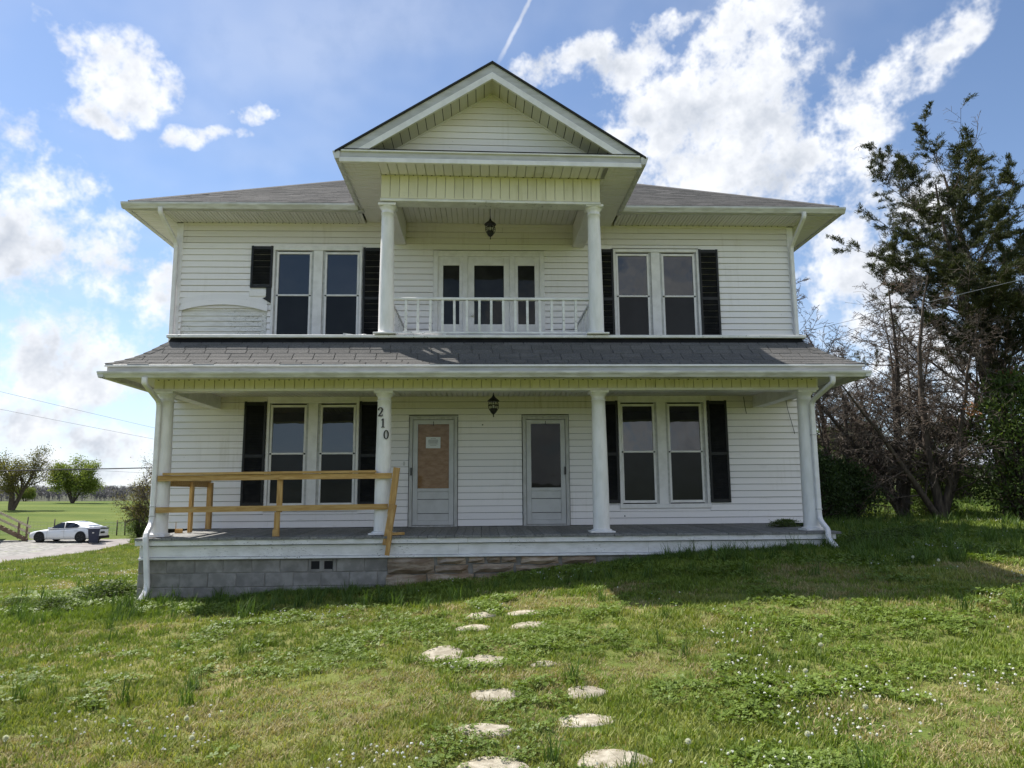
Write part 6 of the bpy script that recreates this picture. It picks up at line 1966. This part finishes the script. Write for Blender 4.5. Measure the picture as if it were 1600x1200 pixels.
for i in range(3): proto('c_straw_tuft_%d' % i, tuft(120 + i, 24, 0.078, 0.012, 0.042, 0.0070, 1.4), MT['g_straw'])   # 6-8
for i in range(3): proto('d_clover_%d' % i, clover(130 + i, 22, 0.10), MT['g_clover'])                                # 9-11
for i in range(3): proto('e_tall_tuft_%d' % i, tuft(140 + i, 24, 0.055, 0.09, 0.22, 0.0080, 0.8), MT['g_tall'])       # 12-14
for i in range(2): proto('f_flower_%d' % i, flower(150 + i), MT['flower'], True)                                       # 15-16

def instancer(name, P, rot, scl, idx, label, cat):
    me = bpy.data.meshes.new(name)
    me.vertices.add(len(P)); me.vertices.foreach_set('co', np.asarray(P, np.float32).ravel())
    a = me.attributes.new('turn', 'FLOAT_VECTOR', 'POINT'); a.data.foreach_set('vector', np.asarray(rot, np.float32).ravel())
    a = me.attributes.new('size', 'FLOAT', 'POINT'); a.data.foreach_set('value', np.asarray(scl, np.float32))
    a = me.attributes.new('which', 'INT', 'POINT'); a.data.foreach_set('value', np.asarray(idx, np.int32))
    o = link(name, me)
    g = bpy.data.node_groups.new(name + '_nodes', 'GeometryNodeTree')
    g.interface.new_socket('Geometry', in_out='INPUT', socket_type='NodeSocketGeometry')
    g.interface.new_socket('Geometry', in_out='OUTPUT', socket_type='NodeSocketGeometry')
    N = g.nodes
    gi, go = N.new('NodeGroupInput'), N.new('NodeGroupOutput')
    ci = N.new('GeometryNodeCollectionInfo'); ci.inputs['Collection'].default_value = protos
    ci.inputs['Separate Children'].default_value = True; ci.inputs['Reset Children'].default_value = True
    ip = N.new('GeometryNodeInstanceOnPoints'); ip.inputs['Pick Instance'].default_value = True
    def na(nm, ty):
        n_ = N.new('GeometryNodeInputNamedAttribute'); n_.data_type = ty; n_.inputs['Name'].default_value = nm
        return [s for s in n_.outputs if s.enabled and s.name == 'Attribute'][0]
    L = g.links
    L.new(gi.outputs[0], ip.inputs['Points']); L.new(ci.outputs[0], ip.inputs['Instance'])
    L.new(na('which', 'INT'), ip.inputs['Instance Index'])
    L.new(na('turn', 'FLOAT_VECTOR'), ip.inputs['Rotation']); L.new(na('size', 'FLOAT'), ip.inputs['Scale'])
    L.new(ip.outputs[0], go.inputs[0])
    md = o.modifiers.new('scatter', 'NODES'); md.node_group = g
    return tag(o, label, cat, kind='stuff')

rs = np.random.RandomState(77)
EXs = np.array([e[0] for e in EDGE]); EYs = np.array([e[1] for e in EDGE])
def free(x, y):
    ok = ~((np.abs(x) < 5.52) & (y > -2.38) & (y < 1)) & ~((np.abs(x) < 6.3) & (y > -0.02) & (y < 9.1))
    lane = np.interp(y, EYs, EXs)
    ok &= (x > lane + 0.05 + 0.25 * fbm(x * 0.8, y * 0.8, 3)) | (y > 46.5)
    for (sx_, sy_, rx, ry) in STN:
        ok &= ((x - sx_) / (rx * 0.84)) ** 2 + ((y - sy_) / (ry * 0.74)) ** 2 > 0.75 + 0.5 * rs.rand(len(x))
    return ok
def sample(n, d0, d1, pw, a0=-0.86, a1=0.92):
    """density per area falls as D**-pw"""
    e = 2 - pw
    u = rs.rand(n)
    D = (d0 ** e + u * (d1 ** e - d0 ** e)) ** (1 / e)
    a = rs.uniform(a0, a1, n)
    return -0.16 + D * np.sin(a), -14.37 + D * np.cos(a), D
x, y, D = sample(150000, 2.6, 62, 1.15)
k = free(x, y)
x, y, D = x[k], y[k], D[k]
n1, n2, n3, n4 = fbm(x * 0.75, y * 0.75, 5), fbm(x * 1.25, y * 1.25, 25), fbm(x * 0.5, y * 0.5, 45), fbm(x * 3.0, y * 3.0, 65)
near_house = np.clip(1 - np.abs(y + 3.3) / 1.6, 0, 1) * (np.abs(x) < 7) + ((x > 5) & (y > -4.5)) * 0.7
dry = n1 + 0.25 * (n4 - 0.5) - 0.25 * near_house
idx = np.zeros(len(x), int)
idx[:] = rs.randint(0, 3, len(x))
yel = (n3 + 0.4 * (n4 - 0.5) + rs.normal(0, 0.12, len(x)) - 0.22 * near_house) > 0.50
idx[yel] = 3 + rs.randint(0, 3, yel.sum())
clv = ((n2 + 0.15 * (n4 - 0.5) + rs.normal(0, 0.05, len(x))) > 0.545) & (rs.rand(len(x)) < 0.40) & (D < 17)
idx[clv & ~(dry > 0.62)] = 9 + rs.randint(0, 3, (clv & ~(dry > 0.62)).sum())
drm = (dry + rs.normal(0, 0.09, len(x))) > 0.615
idx[drm] = 6 + rs.randint(0, 3, drm.sum())
tl = (rs.rand(len(x)) < 0.004 + 0.10 * near_house * (n4 > 0.45)) & ~drm & ~((np.abs(x) < 2.0) & (y > -3.3))
idx[tl] = 12 + rs.randint(0, 3, tl.sum())
sc = rs.uniform(0.75, 1.3, len(x)) * np.clip(D / 8.0, 1.0, 5.0) ** 0.75 * (0.85 + 0.6 * (fbm(x * 0.9, y * 0.9, 88) - 0.3))
sc[tl] *= np.clip(1.1 - 0.02 * D[tl], 0.6, 1)
z = ground_z(x, y)
rot = np.stack([rs.normal(0, 0.06, len(x)), rs.normal(0, 0.06, len(x)), rs.uniform(0, 6.28, len(x))], 1)
instancer('lawn_grass', np.stack([x, y, z], 1), rot, sc, idx, 'short patchy lawn grass with clover and straw', 'grass')
# longer grass against the foundation
m_ = 1900
fx = rs.uniform(-5.6, 6.6, m_); fy = -2.46 - np.abs(rs.normal(0, 0.26, m_))
keep = (fbm(fx * 1.1, fx * 0 + 3, 7) > 0.34) | (rs.rand(m_) < 0.15)
keep &= ~((fx < -3.9) & (rs.rand(m_) < 0.75)) & ~((np.abs(fx - 0.1) < 1.7) & (rs.rand(m_) < 0.6))
fx, fy = fx[keep], fy[keep]
instancer('foundation_grass', np.stack([fx, fy, ground_z(fx, fy)], 1), np.stack([rs.normal(0, .1, len(fx)), rs.normal(0, .1, len(fx)), rs.uniform(0, 6.28, len(fx))], 1),
          rs.uniform(0.28, 0.66, len(fx)) * (1 - 0.45 * (np.abs(fx) < 1.9)), 12 + rs.randint(0, 3, len(fx)), 'long dark grass growing along the foot of the foundation', 'grass')
# clover flowers in drifts
x, y, D = sample(26000, 2.8, 40, 1.1)
f_ = fbm(x * 0.9, y * 0.9, 25 + 90) + 0.35 * (fbm(x * 1.25, y * 1.25, 25) - 0.5)
boost = 0.10 * np.exp(-((x - 0.7) / 1.6) ** 2 - ((y + 4.6) / 1.0) ** 2) + 0.07 * (x < -6.5) * (y > -6)
k = free(x, y) & (f_ + boost + rs.normal(0, 0.04, len(x)) > 0.64)
x, y, D = x[k], y[k], D[k]
instancer('white_clover', np.stack([x, y, ground_z(x, y)], 1), np.stack([rs.normal(0, .2, len(x)), rs.normal(0, .2, len(x)), rs.uniform(0, 6.28, len(x))], 1),
          rs.uniform(0.75, 1.2, len(x)) * np.clip(D / 16, 0.85, 1.5), 15 + rs.randint(0, 2, len(x)), 'white clover flowers scattered through the lawn', 'flowers')

# dandelion seed heads
MT['fluff'] = leafmat('dandelion_fluff', (0.66, 0.66, 0.63), (0.78, 0.78, 0.76), 0.4, 0.9)
MT['stalk'] = pm('dandelion_stalk', (0.16, 0.20, 0.07), None, rough=0.7)
r_ = np.random.RandomState(6)
dn = r_.normal(size=(240, 3)); dn /= np.linalg.norm(dn, axis=1, keepdims=True)
hv, hf = leaf_quads(dn * 0.004, dn, 0.024, 0.16, r_)
hv2, hf2 = leaf_quads(dn * 0.019, np.cross(dn, r_.normal(size=dn.shape)), 0.010, 0.5, r_)
headm = quad_mesh('seed_head', [(hv, hf), (hv2, hf2)], MT['fluff'])
stalkm = MB().sweep([(0, 0, -0.02), (0.004, 0.002, 0.07), (0, 0, 0.15)], circ(0.0022, 5)).mesh('stalk', [MT['stalk']])
DAN = [(2.72, -7.99, 1.0, 'upper of two dandelion seed heads standing one above the other on the right lawn'), (2.65, -8.13, .8, 'lower of two dandelion seed heads standing one above the other on the right lawn'),
       (2.29, -8.64, .7, 'dandelion seed head just below the close pair on the right lawn'), (5.22, -5.2, 1.5, 'left one of two tall dandelion seed heads in the shade right of the porch'),
       (5.42, -5.4, 1.4, 'right one of two tall dandelion seed heads in the shade right of the porch'), (3.89, -3.38, 1.2, 'dandelion seed head close to the porch skirt on the right'),
       (2.38, -9.34, .5, 'dandelion seed head on the lower right lawn, lowest of its column'), (1.05, -9.83, .5, 'dandelion seed head at the bottom edge just right of the nearest stones'),
       (1.82, -9.71, .5, 'dandelion seed head at the bottom edge, farthest from the stones'), (-2.22, -8.91, .5, 'upper of two dandelion seed heads on the lower left lawn'),
       (-2.04, -9.28, .5, 'lower of two dandelion seed heads on the lower left lawn'), (-3.29, -9.15, .5, 'dandelion seed head in the lower left corner of the lawn')]
for (x, y, hh, lab) in DAN:
    root = empty('dandelion', (x, y, gz(x, y)), None, r_.rand() * 6)
    tag(root, lab, 'dandelion', 'dandelion seed heads')
    link('stalk', stalkm, None, root, scl=(1, 1, hh))
    link('seed_head', headm, None, root, loc=(0, 0, 0.15 * hh + 0.004), scl=(0.72, 0.72, 0.72))
